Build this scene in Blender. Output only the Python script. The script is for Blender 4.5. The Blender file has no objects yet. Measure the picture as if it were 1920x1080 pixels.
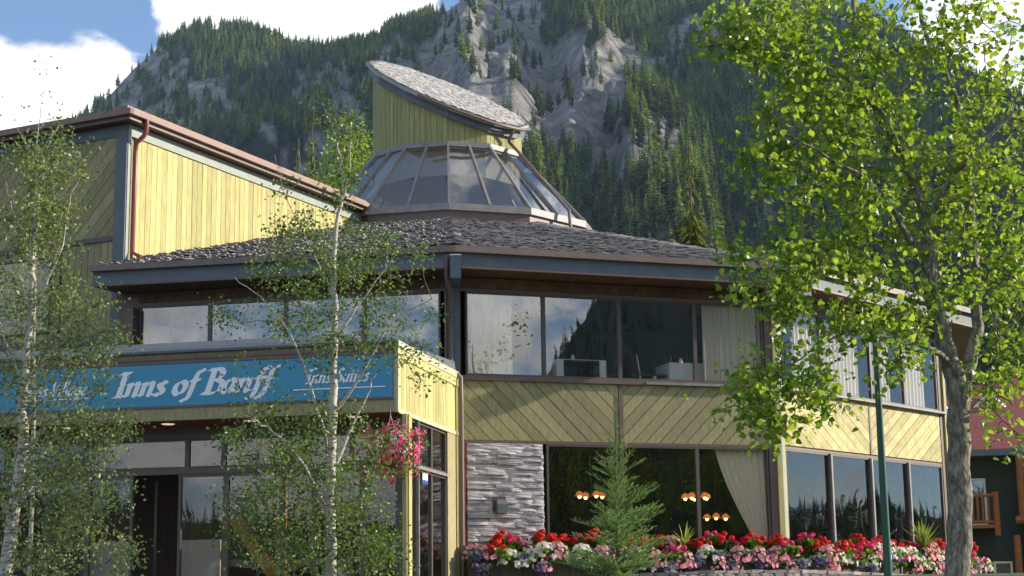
import bpy, math, random
import numpy as np
from mathutils import Vector, Matrix
D=math.radians
rng=np.random.default_rng(7); random.seed(7)
sc=bpy.context.scene; COL=sc.collection
# ---------------------------------------------------------------- camera
F=3100.; PIT=D(10.87); ROL=D(-.78); EYE=1.6
fw=np.array([0,math.cos(PIT),math.sin(PIT)]); u0=np.array([0,-math.sin(PIT),math.cos(PIT)]); r0=np.array([1,0,0.])
rt=math.cos(ROL)*r0+math.sin(ROL)*u0; up=-math.sin(ROL)*r0+math.cos(ROL)*u0
CAM=np.array([0,0,EYE])
cd=bpy.data.cameras.new('camera'); cam=bpy.data.objects.new('camera',cd); COL.objects.link(cam)
cam.matrix_world=Matrix(((rt[0],up[0],-fw[0],0),(rt[1],up[1],-fw[1],0),(rt[2],up[2],-fw[2],EYE),(0,0,0,1)))
cd.sensor_width=36; cd.lens=36*F/1920; cd.clip_start=.1; cd.clip_end=9000
sc.camera=cam
# ---------------------------------------------------------------- sun, sky
SAZ,SEL=80.,21.
ld=bpy.data.lights.new('sun','SUN'); ld.energy=4.6; ld.angle=D(.5); ld.color=(1,.9,.74)
sun=bpy.data.objects.new('sun',ld); COL.objects.link(sun)
sdir=Vector((math.sin(D(SAZ))*math.cos(D(SEL)),math.cos(D(SAZ))*math.cos(D(SEL)),math.sin(D(SEL))))
sun.rotation_euler=sdir.to_track_quat('Z','Y').to_euler(); sun.location=(60,0,60)
def ray(u,v): return fw+rt*(u-960)/F-up*(v-540)/F
def at(u,v,y):
    d=ray(u,v); return CAM+d*(y/d[1])
def proj(P):
    d=np.asarray(P)-CAM; z=d@fw; return 960+F*(d@rt)/z,540-F*(d@up)/z
world=bpy.data.worlds.new('World'); sc.world=world; world.use_nodes=True
nt=world.node_tree; nt.nodes.clear()
def N(t,**k):
    n=nt.nodes.new(t)
    for a,b in k.items(): setattr(n,a,b)
    return n
def lk(a,b): nt.links.new(a,b)
sky=N('ShaderNodeTexSky',sky_type='NISHITA',sun_disc=False,sun_elevation=D(SEL),sun_rotation=D(SAZ))
sky.air_density=1.0; sky.dust_density=.1; sky.ozone_density=2.5; sky.altitude=2500
bg=N('ShaderNodeBackground'); bg.inputs[1].default_value=.125; lk(sky.outputs[0],bg.inputs[0])
tc=N('ShaderNodeTexCoord')
nz=N('ShaderNodeTexNoise'); nz.inputs['Scale'].default_value=3.2; nz.inputs['Detail'].default_value=9; nz.inputs['Roughness'].default_value=.58
mp=N('ShaderNodeMapping'); mp.inputs['Scale'].default_value=(1,1,1.8); mp.inputs['Location'].default_value=(.3,.1,.4)
lk(tc.outputs['Generated'],mp.inputs[0]); lk(mp.outputs[0],nz.inputs[0])
def dazel(a,e): return (math.sin(D(a))*math.cos(D(e)),math.cos(D(a))*math.cos(D(e)),math.sin(D(e)))
def dpx(u,v):
    d=ray(u,v); return tuple(d/np.linalg.norm(d))
nzb=N('ShaderNodeTexNoise'); nzb.inputs['Scale'].default_value=17; nzb.inputs['Detail'].default_value=10; nzb.inputs['Roughness'].default_value=.66; lk(mp.outputs[0],nzb.inputs[0])
ab=N('ShaderNodeMath',operation='MULTIPLY_ADD'); ab.inputs[1].default_value=.62; ab.inputs[2].default_value=-.31; lk(nzb.outputs['Fac'],ab.inputs[0])
aa=N('ShaderNodeMath',operation='ADD'); lk(nz.outputs['Fac'],aa.inputs[0]); lk(ab.outputs[0],aa.inputs[1])
acc=aa.outputs[0]
for d,r_in,r_out,w in [(dpx(70,190),2.,4.2,.35),(dpx(540,-10),3.6,5.6,.5),(dpx(60,-60),.6,4.2,-.42),(dpx(265,10),.2,1.7,-.28),(dpx(1900,90),1,4,.12),(dazel(208,10),5,14,.2),
                       (dazel(143,8),4,9,.14),(dazel(160,25),3,12,-.2),(dazel(165,50),10,25,.12),(dazel(-60,60),20,40,-.12)]:
    dt=N('ShaderNodeVectorMath',operation='DOT_PRODUCT'); dt.inputs[1].default_value=d; lk(tc.outputs['Generated'],dt.inputs[0])
    m=N('ShaderNodeMapRange'); m.interpolation_type='SMOOTHSTEP'
    m.inputs['From Min'].default_value=math.cos(D(r_out)); m.inputs['From Max'].default_value=math.cos(D(r_in)); m.inputs['To Min'].default_value=0; m.inputs['To Max'].default_value=w
    lk(dt.outputs['Value'],m.inputs['Value'])
    a=N('ShaderNodeMath',operation='ADD'); lk(acc,a.inputs[0]); lk(m.outputs[0],a.inputs[1]); acc=a.outputs[0]
cm=N('ShaderNodeMapRange'); cm.interpolation_type='SMOOTHSTEP'; cm.inputs['From Min'].default_value=.50; cm.inputs['From Max'].default_value=.68; lk(acc,cm.inputs['Value'])
n2=N('ShaderNodeTexNoise'); n2.inputs['Scale'].default_value=5.5; n2.inputs['Detail'].default_value=6; lk(mp.outputs[0],n2.inputs[0])
cr=N('ShaderNodeMapRange'); cr.inputs['From Min'].default_value=.3; cr.inputs['From Max'].default_value=.7; cr.inputs['To Min'].default_value=.45; cr.inputs['To Max'].default_value=1.7; lk(n2.outputs['Fac'],cr.inputs['Value'])
bc=N('ShaderNodeBackground'); bc.inputs[0].default_value=(1,.985,.96,1); lk(cr.outputs[0],bc.inputs[1])
mx=N('ShaderNodeMixShader'); lk(cm.outputs[0],mx.inputs[0]); lk(bg.outputs[0],mx.inputs[1]); lk(bc.outputs[0],mx.inputs[2])
wo=N('ShaderNodeOutputWorld'); lk(mx.outputs[0],wo.inputs[0])
sc.view_settings.view_transform='Standard'; sc.view_settings.look='None'; sc.view_settings.gamma=1; sc.view_settings.exposure=.85; sc.view_settings.use_curve_mapping=False
# ---------------------------------------------------------------- mesh builder
class MB:
    def __init__(s): s.ch=[]; s.nv=0
    def add(s,V,Fc,rnd=None):
        V=np.asarray(V,float).reshape(-1,3); Fc=np.asarray(Fc,int)
        if Fc.ndim==1: Fc=Fc[None]
        if rnd is None: rnd=np.full(len(Fc),random.random())
        elif np.isscalar(rnd): rnd=np.full(len(Fc),rnd)
        s.ch.append((V,Fc+s.nv,np.asarray(rnd,float))); s.nv+=len(V)
    def polys(s,A,rnd=None):          # A: n,k,3 separate polygons
        A=np.asarray(A,float); n,k,_=A.shape
        if n: s.add(A.reshape(-1,3),np.arange(n*k).reshape(n,k),rng.random(n) if rnd is None else rnd)
    def build(s,name,mat,parent=None,smooth=False,origin=None):
        V=np.concatenate([c[0] for c in s.ch]) if s.ch else np.zeros((0,3))
        o0=np.zeros(3)
        p=parent
        while p is not None: o0=o0+np.array(p.location); p=p.parent
        if parent is None and origin is not None: o0=np.array(origin,float)
        me=bpy.data.meshes.new(name)
        me.vertices.add(len(V)); me.vertices.foreach_set('co',(V-o0).ravel())
        loops=np.concatenate([c[1].ravel() for c in s.ch]); tot=np.concatenate([np.full(len(c[1]),c[1].shape[1]) for c in s.ch])
        me.loops.add(len(loops)); me.loops.foreach_set('vertex_index',loops)
        me.polygons.add(len(tot)); st=np.concatenate([[0],np.cumsum(tot)[:-1]]); me.polygons.foreach_set('loop_start',st)
        me.update(calc_edges=True)
        at_=me.attributes.new('rnd','FLOAT','FACE'); at_.data.foreach_set('value',np.concatenate([c[2] for c in s.ch]))
        me.polygons.foreach_set('use_smooth',np.full(len(tot),bool(smooth)))
        me.materials.append(mat)
        ob=bpy.data.objects.new(name,me); COL.objects.link(ob)
        if parent: ob.parent=parent
        elif origin is not None: ob.location=origin
        return ob
    def box(s,fr,a0,a1,n0,n1,z0,z1,rnd=None):
        P=[fr.w(a,n,z) for z in(z0,z1) for n in(n0,n1) for a in(a0,a1)]
        s.add(P,[[0,1,3,2],[4,6,7,5],[0,4,5,1],[2,3,7,6],[0,2,6,4],[1,5,7,3]],rnd)
    def hexa(s,b,t,rnd=None):       # bottom quad, top quad
        s.add(list(b)+list(t),[[3,2,1,0],[4,5,6,7],[0,1,5,4],[1,2,6,5],[2,3,7,6],[3,0,4,7]],rnd)
    def prism(s,poly,fr,n0,n1,rnd=None):   # poly in (a,z)
        k=len(poly); A=[fr.w(a,n1,z) for a,z in poly]; B=[fr.w(a,n0,z) for a,z in poly]
        r=random.random() if rnd is None else rnd
        s.add(A,[list(range(k))],r); s.add(B,[list(range(k))[::-1]],r)
        s.add(A+B,[[i,k+i,k+(i+1)%k,(i+1)%k] for i in range(k)],r)
    def tube(s,pts,rad,sides=6,rnd=None,cap=True):
        pts=np.asarray(pts,float); n=len(pts); rad=np.broadcast_to(np.asarray(rad,float),(n,))
        T=np.gradient(pts,axis=0); T/=np.linalg.norm(T,axis=1)[:,None]+1e-9
        ref=np.array([0,0,1.]) if abs(T[0][2])<.9 else np.array([1.,0,0])
        V=[]
        for i in range(n):
            a=np.cross(T[i],ref); a/=np.linalg.norm(a)+1e-9; b=np.cross(T[i],a); ref=-np.cross(T[i],a) if False else ref
            for k in range(sides):
                t=2*math.pi*k/sides; V.append(pts[i]+rad[i]*(math.cos(t)*a+math.sin(t)*b))
        Fc=[[i*sides+k,i*sides+(k+1)%sides,(i+1)*sides+(k+1)%sides,(i+1)*sides+k] for i in range(n-1) for k in range(sides)]
        r=random.random() if rnd is None else rnd
        s.add(V,Fc,r)
        if cap:
            s.add(V[:sides],[list(range(sides))],r); s.add(V[-sides:],[list(range(sides))[::-1]],r)
    def ngonring(s,ring0,ring1,rnd=None):
        k=len(ring0); s.add(list(ring0)+list(ring1),[[i,(i+1)%k,k+(i+1)%k,k+i] for i in range(k)],rnd)
    def lathe(s,c,prof,sides=16,rnd=None):   # prof list (r,z)
        c=np.asarray(c,float); V=[c+np.array([r*math.cos(2*math.pi*k/sides),r*math.sin(2*math.pi*k/sides),z]) for r,z in prof for k in range(sides)]
        n=len(prof); s.add(V,[[i*sides+k,i*sides+(k+1)%sides,(i+1)*sides+(k+1)%sides,(i+1)*sides+k] for i in range(n-1) for k in range(sides)],.5 if rnd is None else rnd)
class Fr:
    def __init__(s,o,az):
        s.o=np.array(o,float); a=D(az); s.s=np.array([math.sin(a),math.cos(a),0]); s.n=np.array([math.cos(a),-math.sin(a),0])
    def px(self,u,v,off=0):
        d=ray(u,v); t=((self.o-CAM)@self.n+off)/(d@self.n); p=CAM+d*t; return (p-self.o)@self.s,p[2]
    def sx(self,u,v=800,off=0): return self.px(u,v,off)[0]
    def w(self,a,n,z): return self.o*np.array([1,1,0])+self.s*a+self.n*n+np.array([0,0,z])
ID=Fr((0,0,0),90)   # a=x, n=-y
def tag(o,label=None,cat=None,group=None,kind=None):
    if label: o['label']=label
    if cat: o['category']=cat
    if group: o['group']=group
    if kind: o['kind']=kind
    return o
def thing(name,loc,label,cat,group=None):
    o=bpy.data.objects.new(name,None); COL.objects.link(o); o.location=tuple(loc); o.empty_display_size=.3
    return tag(o,label,cat,group)
def copy_thing(o,loc,rz=0,scale=1,label=None,parent=None,top=True):
    c=o.copy(); COL.objects.link(c); 
    if top: c.location=loc; c.rotation_euler=(0,0,rz); c.scale=(scale,)*3
    if parent is not None: c.parent=parent
    if label: c['label']=label
    for ch in list(o.children): copy_thing(ch,None,parent=c,top=False)
    return c
# ---------------------------------------------------------------- materials
def M(name,col,rough=.75,col2=None,nscale=3.,ndet=5,var=.0,bump=0,bscale=20,metal=0,spec=.4,stretch=None,contrast=(.35,.65),emit=None):
    m=bpy.data.materials.new(name); m.use_nodes=True; t=m.node_tree; b=t.nodes['Principled BSDF']
    b.inputs['Roughness'].default_value=rough; b.inputs['Metallic'].default_value=metal; b.inputs['Specular IOR Level'].default_value=spec
    tcx=t.nodes.new('ShaderNodeTexCoord'); src=tcx.outputs['Object']
    if stretch:
        mpx=t.nodes.new('ShaderNodeMapping'); mpx.inputs['Scale'].default_value=stretch; t.links.new(src,mpx.inputs[0]); src=mpx.outputs[0]
    c=None
    if col2:
        n=t.nodes.new('ShaderNodeTexNoise'); n.inputs['Scale'].default_value=nscale; n.inputs['Detail'].default_value=ndet; n.inputs['Roughness'].default_value=.62
        t.links.new(src,n.inputs[0]); r=t.nodes.new('ShaderNodeMapRange'); r.inputs['From Min'].default_value=contrast[0]; r.inputs['From Max'].default_value=contrast[1]; t.links.new(n.outputs['Fac'],r.inputs['Value'])
        x=t.nodes.new('ShaderNodeMix'); x.data_type='RGBA'; x.inputs[6].default_value=(*col,1); x.inputs[7].default_value=(*col2,1); t.links.new(r.outputs[0],x.inputs[0]); c=x.outputs[2]
    if var:
        a=t.nodes.new('ShaderNodeAttribute'); a.attribute_name='rnd'
        r=t.nodes.new('ShaderNodeMapRange'); r.inputs['To Min'].default_value=1-var; r.inputs['To Max'].default_value=1+var; t.links.new(a.outputs['Fac'],r.inputs['Value'])
        h=t.nodes.new('ShaderNodeVectorMath'); h.operation='SCALE'
        if c is None: h.inputs[0].default_value=col
        else: t.links.new(c,h.inputs[0])
        t.links.new(r.outputs[0],h.inputs['Scale']); c=h.outputs[0]
    if c is None: b.inputs['Base Color'].default_value=(*col,1)
    else: t.links.new(c,b.inputs['Base Color'])
    if bump:
        n=t.nodes.new('ShaderNodeTexNoise'); n.inputs['Scale'].default_value=bscale; n.inputs['Detail'].default_value=6; t.links.new(src,n.inputs[0])
        q=t.nodes.new('ShaderNodeBump'); q.inputs['Strength'].default_value=bump; q.inputs['Distance'].default_value=.02; t.links.new(n.outputs['Fac'],q.inputs['Height']); t.links.new(q.outputs[0],b.inputs['Normal'])
    if emit: b.inputs['Emission Color'].default_value=(*emit[:3],1); b.inputs['Emission Strength'].default_value=emit[3]
    return m
def leafmat(name,c1,c2,trans=.4,rough=.45,spec=.35,scale=1.2):
    m=bpy.data.materials.new(name); m.use_nodes=True; t=m.node_tree; b=t.nodes['Principled BSDF']
    a=t.nodes.new('ShaderNodeAttribute'); a.attribute_name='rnd'
    x=t.nodes.new('ShaderNodeMix'); x.data_type='RGBA'; x.inputs[6].default_value=(*c1,1); x.inputs[7].default_value=(*c2,1); t.links.new(a.outputs['Fac'],x.inputs[0])
    t.links.new(x.outputs[2],b.inputs['Base Color']); b.inputs['Roughness'].default_value=rough; b.inputs['Specular IOR Level'].default_value=spec
    tr=t.nodes.new('ShaderNodeBsdfTranslucent'); h=t.nodes.new('ShaderNodeVectorMath'); h.operation='MULTIPLY'; h.inputs[1].default_value=(1.5,1.35,.5)
    t.links.new(x.outputs[2],h.inputs[0]); t.links.new(h.outputs[0],tr.inputs[0])
    ms=t.nodes.new('ShaderNodeMixShader'); ms.inputs[0].default_value=trans; t.links.new(b.outputs[0],ms.inputs[1]); t.links.new(tr.outputs[0],ms.inputs[2])
    t.links.new(ms.outputs[0],t.nodes['Material Output'].inputs[0]); return m
def glassmat(name,tint,refl,rc=(1,1,1)):
    m=bpy.data.materials.new(name); m.use_nodes=True; t=m.node_tree; t.nodes.remove(t.nodes['Principled BSDF'])
    g=t.nodes.new('ShaderNodeBsdfGlossy'); g.inputs['Roughness'].default_value=.0; g.inputs[0].default_value=(*rc,1)
    p=t.nodes.new('ShaderNodeBsdfTransparent'); p.inputs[0].default_value=(*tint,1)
    l0=t.nodes.new('ShaderNodeLayerWeight'); l0.inputs[0].default_value=.5; l=t.nodes.new('ShaderNodeMath'); l.operation='POWER'; l.inputs[1].default_value=4.5; t.links.new(l0.outputs['Facing'],l.inputs[0])
    r=t.nodes.new('ShaderNodeMapRange'); r.inputs['To Min'].default_value=refl; r.inputs['To Max'].default_value=.95; t.links.new(l.outputs[0],r.inputs['Value'])
    n=t.nodes.new('ShaderNodeTexNoise'); n.inputs['Scale'].default_value=.9; n.inputs['Detail'].default_value=1
    tcx=t.nodes.new('ShaderNodeTexCoord'); t.links.new(tcx.outputs['Object'],n.inputs[0])
    q=t.nodes.new('ShaderNodeBump'); q.inputs['Strength'].default_value=.12; q.inputs['Distance'].default_value=.02; t.links.new(n.outputs['Fac'],q.inputs['Height']); t.links.new(q.outputs[0],g.inputs['Normal'])
    s=t.nodes.new('ShaderNodeMixShader'); t.links.new(r.outputs[0],s.inputs[0]); t.links.new(p.outputs[0],s.inputs[1]); t.links.new(g.outputs[0],s.inputs[2]); t.links.new(s.outputs[0],t.nodes['Material Output'].inputs[0]); return m
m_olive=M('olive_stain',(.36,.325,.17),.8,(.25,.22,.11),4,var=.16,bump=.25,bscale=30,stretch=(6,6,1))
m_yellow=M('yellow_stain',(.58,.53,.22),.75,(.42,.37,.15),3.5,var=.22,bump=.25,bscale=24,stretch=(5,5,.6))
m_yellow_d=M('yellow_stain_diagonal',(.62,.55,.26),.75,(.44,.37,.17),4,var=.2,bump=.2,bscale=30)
m_turret=M('green_stain',(.37,.36,.15),.8,(.26,.26,.11),2.5,var=.12,bump=.2,bscale=24,stretch=(5,5,.5))
m_soffit=M('brown_soffit_wood',(.17,.085,.04),.7,(.12,.06,.03),5,var=.2,bump=.2)
m_redwood=M('red_soffit_wood',(.33,.105,.035),.6,(.25,.08,.03),5,var=.15)
m_brown=M('brown_metal',(.16,.105,.085),.5,(.13,.085,.07),3,var=.05,spec=.5)
m_gutter=M('gutter_brown',(.20,.145,.125),.5,(.16,.115,.10),2,spec=.5)
m_redpipe=M('red_brown_pipe',(.27,.07,.06),.4,spec=.5)
m_copper=M('weathered_copper_edge',(.30,.185,.15),.55,(.23,.14,.115),3)
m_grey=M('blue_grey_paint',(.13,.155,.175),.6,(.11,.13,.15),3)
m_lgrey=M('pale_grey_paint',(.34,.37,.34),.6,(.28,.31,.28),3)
m_white=M('white_paint',(.78,.78,.74),.55)
m_alu=M('silver_aluminium',(.27,.255,.255),.5,(.2,.185,.185),4,metal=0,spec=.5)
m_frame=M('dark_bronze_frame',(.10,.075,.065),.45,spec=.5)
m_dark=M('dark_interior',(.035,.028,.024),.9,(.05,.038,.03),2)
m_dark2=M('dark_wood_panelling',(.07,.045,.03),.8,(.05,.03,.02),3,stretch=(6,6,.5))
m_cream=M('cream_plaster',(.75,.66,.45),.9)
m_shake=M('weathered_cedar_shakes',(.36,.335,.325),.85,(.20,.185,.18),6,var=.45,bump=.6,bscale=40)
m_shakep=M('pale_cedar_shingles',(.50,.48,.46),.85,(.34,.32,.31),8,var=.35,bump=.35,bscale=40)
m_roofbase=M('roof_underlay',(.09,.08,.075),.9)
m_stone=M('stacked_ledgestone',(.66,.61,.6),.85,(.44,.40,.41),6,var=.3,bump=.25,bscale=30)
m_rubble=M('rubble_stone',(.42,.38,.34),.85,(.25,.2,.19),5,var=.4,bump=.8,bscale=12)
m_glass=glassmat('tinted_window_glass',(.92,.9,.86),.19)
m_glassd=glassmat('dark_window_glass',(.85,.8,.72),.075)
m_glassb=glassmat('bronze_window_glass',(.95,.92,.87),.06)
m_glasss=glassmat('skylight_glass',(.6,.62,.66),.26)
m_curtain=M('beige_curtain_cloth',(.74,.69,.57),.9,(.58,.53,.43),3,stretch=(12,12,.4))
m_sheer=M('cream_sheer_cloth',(.78,.74,.66),.9)
m_cloth=M('white_table_linen',(.8,.8,.8),.9)
m_blue=M('blue_sign_face',(.006,.245,.42),.3,spec=.5)
m_letter=M('white_lettering',(.9,.92,.92),.5)
m_steel=M('chrome',(.7,.7,.72),.2,metal=1)
m_lamp=M('amber_lamp_glass',(.5,.2,.06),.4,emit=(1,.33,.08,.28))
m_bulb=M('glowing_bulb',(.9,.6,.3),.5,emit=(1,.62,.25,3.5))
m_lens=M('pot_light_lens',(.7,.6,.5),.5,emit=(1,.8,.6,.4))
m_green=M('dark_green_pole_paint',(.02,.085,.055),.35,(.03,.1,.06),8,spec=.5)
# ---------------------------------------------------------------- ground
def gz(x,y):
    t=np.clip((y-14)/15,0,1); return 2.05*t*t*(3-2*t)
xs=np.concatenate([np.linspace(-4200,-80,14),np.linspace(-70,70,29),np.linspace(80,4200,14)]); ys=np.concatenate([np.linspace(-4200,-60,14),np.linspace(-50,100,61),np.linspace(120,4200,14)])
X,Y=np.meshgrid(xs,ys); V=np.stack([X.ravel(),Y.ravel(),gz(X,Y).ravel()],1); nx=len(xs)
g=MB(); g.add(V,[[j*nx+i,j*nx+i+1,(j+1)*nx+i+1,(j+1)*nx+i] for j in range(len(ys)-1) for i in range(nx-1)],.5)
m_ground=M('lawn_and_soil',(.05,.075,.025),.95,(.09,.085,.05),.3,bump=.4,bscale=6)
tag(g.build('ground',m_ground),kind='structure')
m_asph=M('asphalt',(.055,.055,.057),.9,(.04,.04,.042),5,bump=.3,bscale=60)
def sheet(name,x0,x1,y0,y1,dz,mat,n=24):
    g=MB(); ys=np.linspace(y0,y1,n); V=[(x,y,gz(0,y)+dz) for y in ys for x in(x0,x1)]
    g.add(V,[[2*i,2*i+1,2*i+3,2*i+2] for i in range(n-1)],.5); return tag(g.build(name,mat),kind='structure')
sheet('road',-300,300,4,12.5,.004,m_asph)
sheet('forecourt',-24,-1.5,12.6,32,.012,m_asph,40)
sheet('pavement',-300,300,1.2,3.8,.12,M('concrete_paving',(.38,.37,.35),.85,(.3,.29,.28),4,bump=.2))
# ================================================================ ROUND RESTAURANT
K=at(853,760,37); C=Fr(K,71.5); L=Fr(K,101)
CE=C.sx(1462,860); CR=C.w(CE,0,0); R=Fr(CR,42); RE=R.sx(1775,860)
RC=15.7; O=K+RC*np.array([math.sin(D(-2.72)),math.cos(D(-2.72)),0])
def OV(r,a,z): return np.array([O[0]+r*math.sin(D(a)),O[1]+r*math.cos(D(a)),z])
def dv(a): return np.array([math.sin(D(a)),math.cos(D(a)),0])
A0=177.3
bld=thing('restaurant_building',(O[0],O[1],2.05),'round two storey restaurant with shake roof, glass skylight cone and slant topped turret','building')
KE=K*[1,1,0]+1.034*dv(176.25); CRE=CR*[1,1,0]+1.034*dv(146.75); REE=R.w(RE,0,0)*[1,1,0]+1.034*dv(117); LE=L.w(-8.37,1,0)
EV=[LE,KE,CRE,REE]+[OV(16.75,A0-30*k,0) for k in (3,4,5,6,7,8)]   # eave corners
EZ=9.47; RZ=12.88; R1=4.93
RV=[OV(R1,A0+30-30*k,RZ) for k in range(10)]
Zv=np.array([0,0,1.])
# roof deck
g=MB()
for i in range(9): g.add([EV[i]+Zv*(EZ-.02),EV[i+1]+Zv*(EZ-.02),RV[i+1]-Zv*.02,RV[i]-Zv*.02],[[0,1,2,3]],.5)
for i in range(9): g.add([EV[i]+Zv*(9.02),EV[i+1]+Zv*(9.02),OV(10,A0+30-30*(i+1),9.02),OV(10,A0+30-30*i,9.02)],[[3,2,1,0]],.5)
roof=g.build('roof',m_roofbase,bld)
def shakes(mb,e0,e1,t1,t0,exp=.2,wid=(.09,.22),lift=(.015,.06),L_=.42,wild=1.0):
    e0,e1,t1,t0=[np.array(p,float) for p in(e0,e1,t1,t0)]
    um=(e1-e0)/np.linalg.norm(e1-e0); mid=((t0+t1)/2-(e0+e1)/2); sl=mid-um*(mid@um); H=np.linalg.norm(sl); sl/=H; nn=np.cross(um,sl)
    if nn[2]<0: nn=-nn
    n=int(H/exp)
    for j in range(n):
        f=(j*exp)/H; a=e0+(t0-e0)*f; b=e1+(t1-e1)*f; W=(b-a)@um; x=-random.uniform(0,.1)
        while x<W:
            w=random.uniform(*wid); x2=min(x+w,W+.02); xx=max(x,-.02)
            if x2-xx>.02:
                dl=random.uniform(-.05,.05)*wild; h=random.uniform(*lift); th=random.uniform(.012,.03); h2=h+random.uniform(-.012,.012)*wild
                B=a+um*xx+sl*dl; Cq=a+um*(x2-.008)+sl*dl; T1=Cq+sl*(L_); T0=B+sl*(L_)
                mb.hexa([B+nn*(h-th),Cq+nn*(h2-th),T1-nn*.01,T0-nn*.01],[B+nn*h,Cq+nn*h2,T1+nn*.004,T0+nn*.004],random.random())
            x+=w
g=MB()
z9=EZ*Zv
shakes(g,EV[0]+z9,EV[1]+z9,RV[1],RV[0],exp=.17,wid=(.08,.2),L_=.36,lift=(.015,.085),wild=1.8)
shakes(g,EV[1]+z9,EV[2]+z9,RV[2],RV[1],exp=.19,wid=(.09,.26),L_=.4,lift=(.012,.07),wild=1.5)
shakes(g,EV[2]+z9,EV[3]+z9,RV[3],RV[2],exp=.19,wid=(.09,.24),L_=.4,lift=(.012,.06))
for i in (1,2):   # hip caps
    a=EV[i]+z9; b=RV[i]; n=int(np.linalg.norm(b-a)/.24); d=(b-a)/np.linalg.norm(b-a); sd=np.cross(d,Zv); sd/=np.linalg.norm(sd); nn=np.cross(sd,d)
    for j in range(n):
        p=a+d*j*.24
        for sgn in(-1,1):
            q=sd*sgn*.2; hh=random.uniform(.07,.12)
            g.hexa([p+nn*(hh-.02),p+q+nn*(hh-.075),p+q+d*.4+nn*.0,p+d*.4+nn*.04],[p+nn*hh,p+q+nn*(hh-.055),p+q+d*.4+nn*.02,p+d*.4+nn*.06],random.random())
g.build('shakes',m_shake,roof)
# gutters, fascia, beams
g=MB(); gf=MB(); gt=MB()
for i in range(4 if False else 9):
    a,b=EV[i],EV[i+1]; d=(b-a)/np.linalg.norm(b-a); n=np.array([d[1],-d[0],0]); 
    if n@(a-O*[1,1,0])<0: n=-n
    def strip(mb,n0,n1,z0,z1):
        ex0=n0*math.tan(D(15)); ex1=n1*math.tan(D(15))
        bq=[a-d*ex0+n*n0,b+d*ex0+n*n0,b+d*ex1+n*n1,a-d*ex1+n*n1]
        mb.hexa([p+Zv*z0 for p in bq],[p+Zv*z1 for p in bq],.5)
    strip(g,.0,.13,9.33,9.475); strip(gf,-.06,.0,9.0,9.36); strip(gt,-.1,.012,8.985,9.03)
g.build('gutter',m_gutter,bld); gf.build('fascia',m_grey,bld); gt.build('fascia_trim',m_brown,bld)
g=MB()
for s0,s1,fr in [(-8.2,0,L),(0,CE,C),(0,RE,R)]:   # soffit boards
    w=.18; x=s0-.5
    while x<s1:
        cl_=lambda v,e:min(max(v,s0-e),s1+e); x2=x+w-.012
        if cl_(x2+.3,.26)-cl_(x+.3,.26)>.01: g.add([fr.w(cl_(x,0),0,9.005),fr.w(cl_(x2,0),0,9.005),fr.w(cl_(x2+.3,.26),.97,9.005),fr.w(cl_(x+.3,.26),.97,9.005)],[[0,3,2,1]],random.random())
        x+=w
g.build('soffit',m_soffit,bld)
def clip(poly,ax,val,keep_less):
    out=[]
    for i in range(len(poly)):
        p,q=poly[i],poly[(i+1)%len(poly)]
        ip=(p[ax]<=val) if keep_less else (p[ax]>=val); iq=(q[ax]<=val) if keep_less else (q[ax]>=val)
        if ip: out.append(p)
        if ip!=iq:
            t=(val-p[ax])/(q[ax]-p[ax]); out.append((p[0]+t*(q[0]-p[0]),p[1]+t*(q[1]-p[1])))
    return out
def diag(mb,fr,s0,s1,z0,z1,ang,w,n0=-.02,n1=.03,gap=.014):
    c,s=math.cos(D(ang)),math.sin(D(ang)); cs=[(x*(-s)+z*c) for x in(s0,s1) for z in(z0,z1)]; t=math.floor(min(cs)/w)*w
    while t<max(cs):
        a,b=t,t+w-gap; P=[]
        for (q,k) in((a,-50),(a,50),(b,50),(b,-50)): P.append((c*k-s*q+0, s*k+c*q))
        P=[(x,z) for x,z in P]
        for ax,val,kl in((0,s0,False),(0,s1,True),(1,z0,False),(1,z1,True)):
            if len(P)>2: P=clip(P,ax,val,kl)
        if len(P)>2: mb.prism(P,fr,n0,n1+random.uniform(-.003,.003))
        t+=w
def vert(mb,fr,s0,s1,z0,z1,w,n0=-.02,n1=.03,gap=.014,z1b=None):
    n=max(1,round((s1-s0)/w)); w=(s1-s0)/n
    for i in range(n):
        a=s0+i*w; b=a+w-gap; za=z1 if z1b is None else z1+(z1b-z1)*(a-s0)/(s1-s0); zb=z1 if z1b is None else z1+(z1b-z1)*(b-s0)/(s1-s0)
        mb.prism([(a,z0),(b,z0),(b,zb),(a,za)],fr,n0,n1+random.uniform(-.004,.004))
g=MB(); cdv=C.sx(1163,760)
diag(g,C,.14,cdv-.06,5.27,6.62,-45,.24); diag(g,C,cdv+.06,CE-.16,5.27,6.62,45,.24)

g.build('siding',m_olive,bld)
g=MB(); rdv=R.sx(1629,800)
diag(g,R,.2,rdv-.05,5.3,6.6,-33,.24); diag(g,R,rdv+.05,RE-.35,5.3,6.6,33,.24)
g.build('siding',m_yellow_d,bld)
g=MB(); diag(g,L,-8.2,-.25,8.74,8.98,45,.24); g.build('siding',m_soffit,bld)
g=MB(); diag(g,C,.14,CE-.32,8.74,8.98,45,.24); g.build('siding',m_soffit,bld)
# sheathing wall behind siding & below windows
g=MB()
for fr,s0,s1 in((L,-8.3,0),(C,0,CE),(R,0,RE)):
    g.box(fr,s0,s1,-.2,-.025,5.28,6.6); g.box(fr,s0,s1,-.2,-.025,8.72,8.99); g.box(fr,s0,s1,-.2,-.02,2.0,2.85)
vs=[R.w(RE,0,0)*[1,1,0]]+[OV(15.7,A0-30*k,0) for k in (3,4,5,6,7,8)]
for a,b in zip(vs[:-1],vs[1:]):
    g.add([a+Zv*2,b+Zv*2,b+Zv*9,a+Zv*9],[[0,1,2,3]],.5)
g.build('wall',m_olive,bld)
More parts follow.
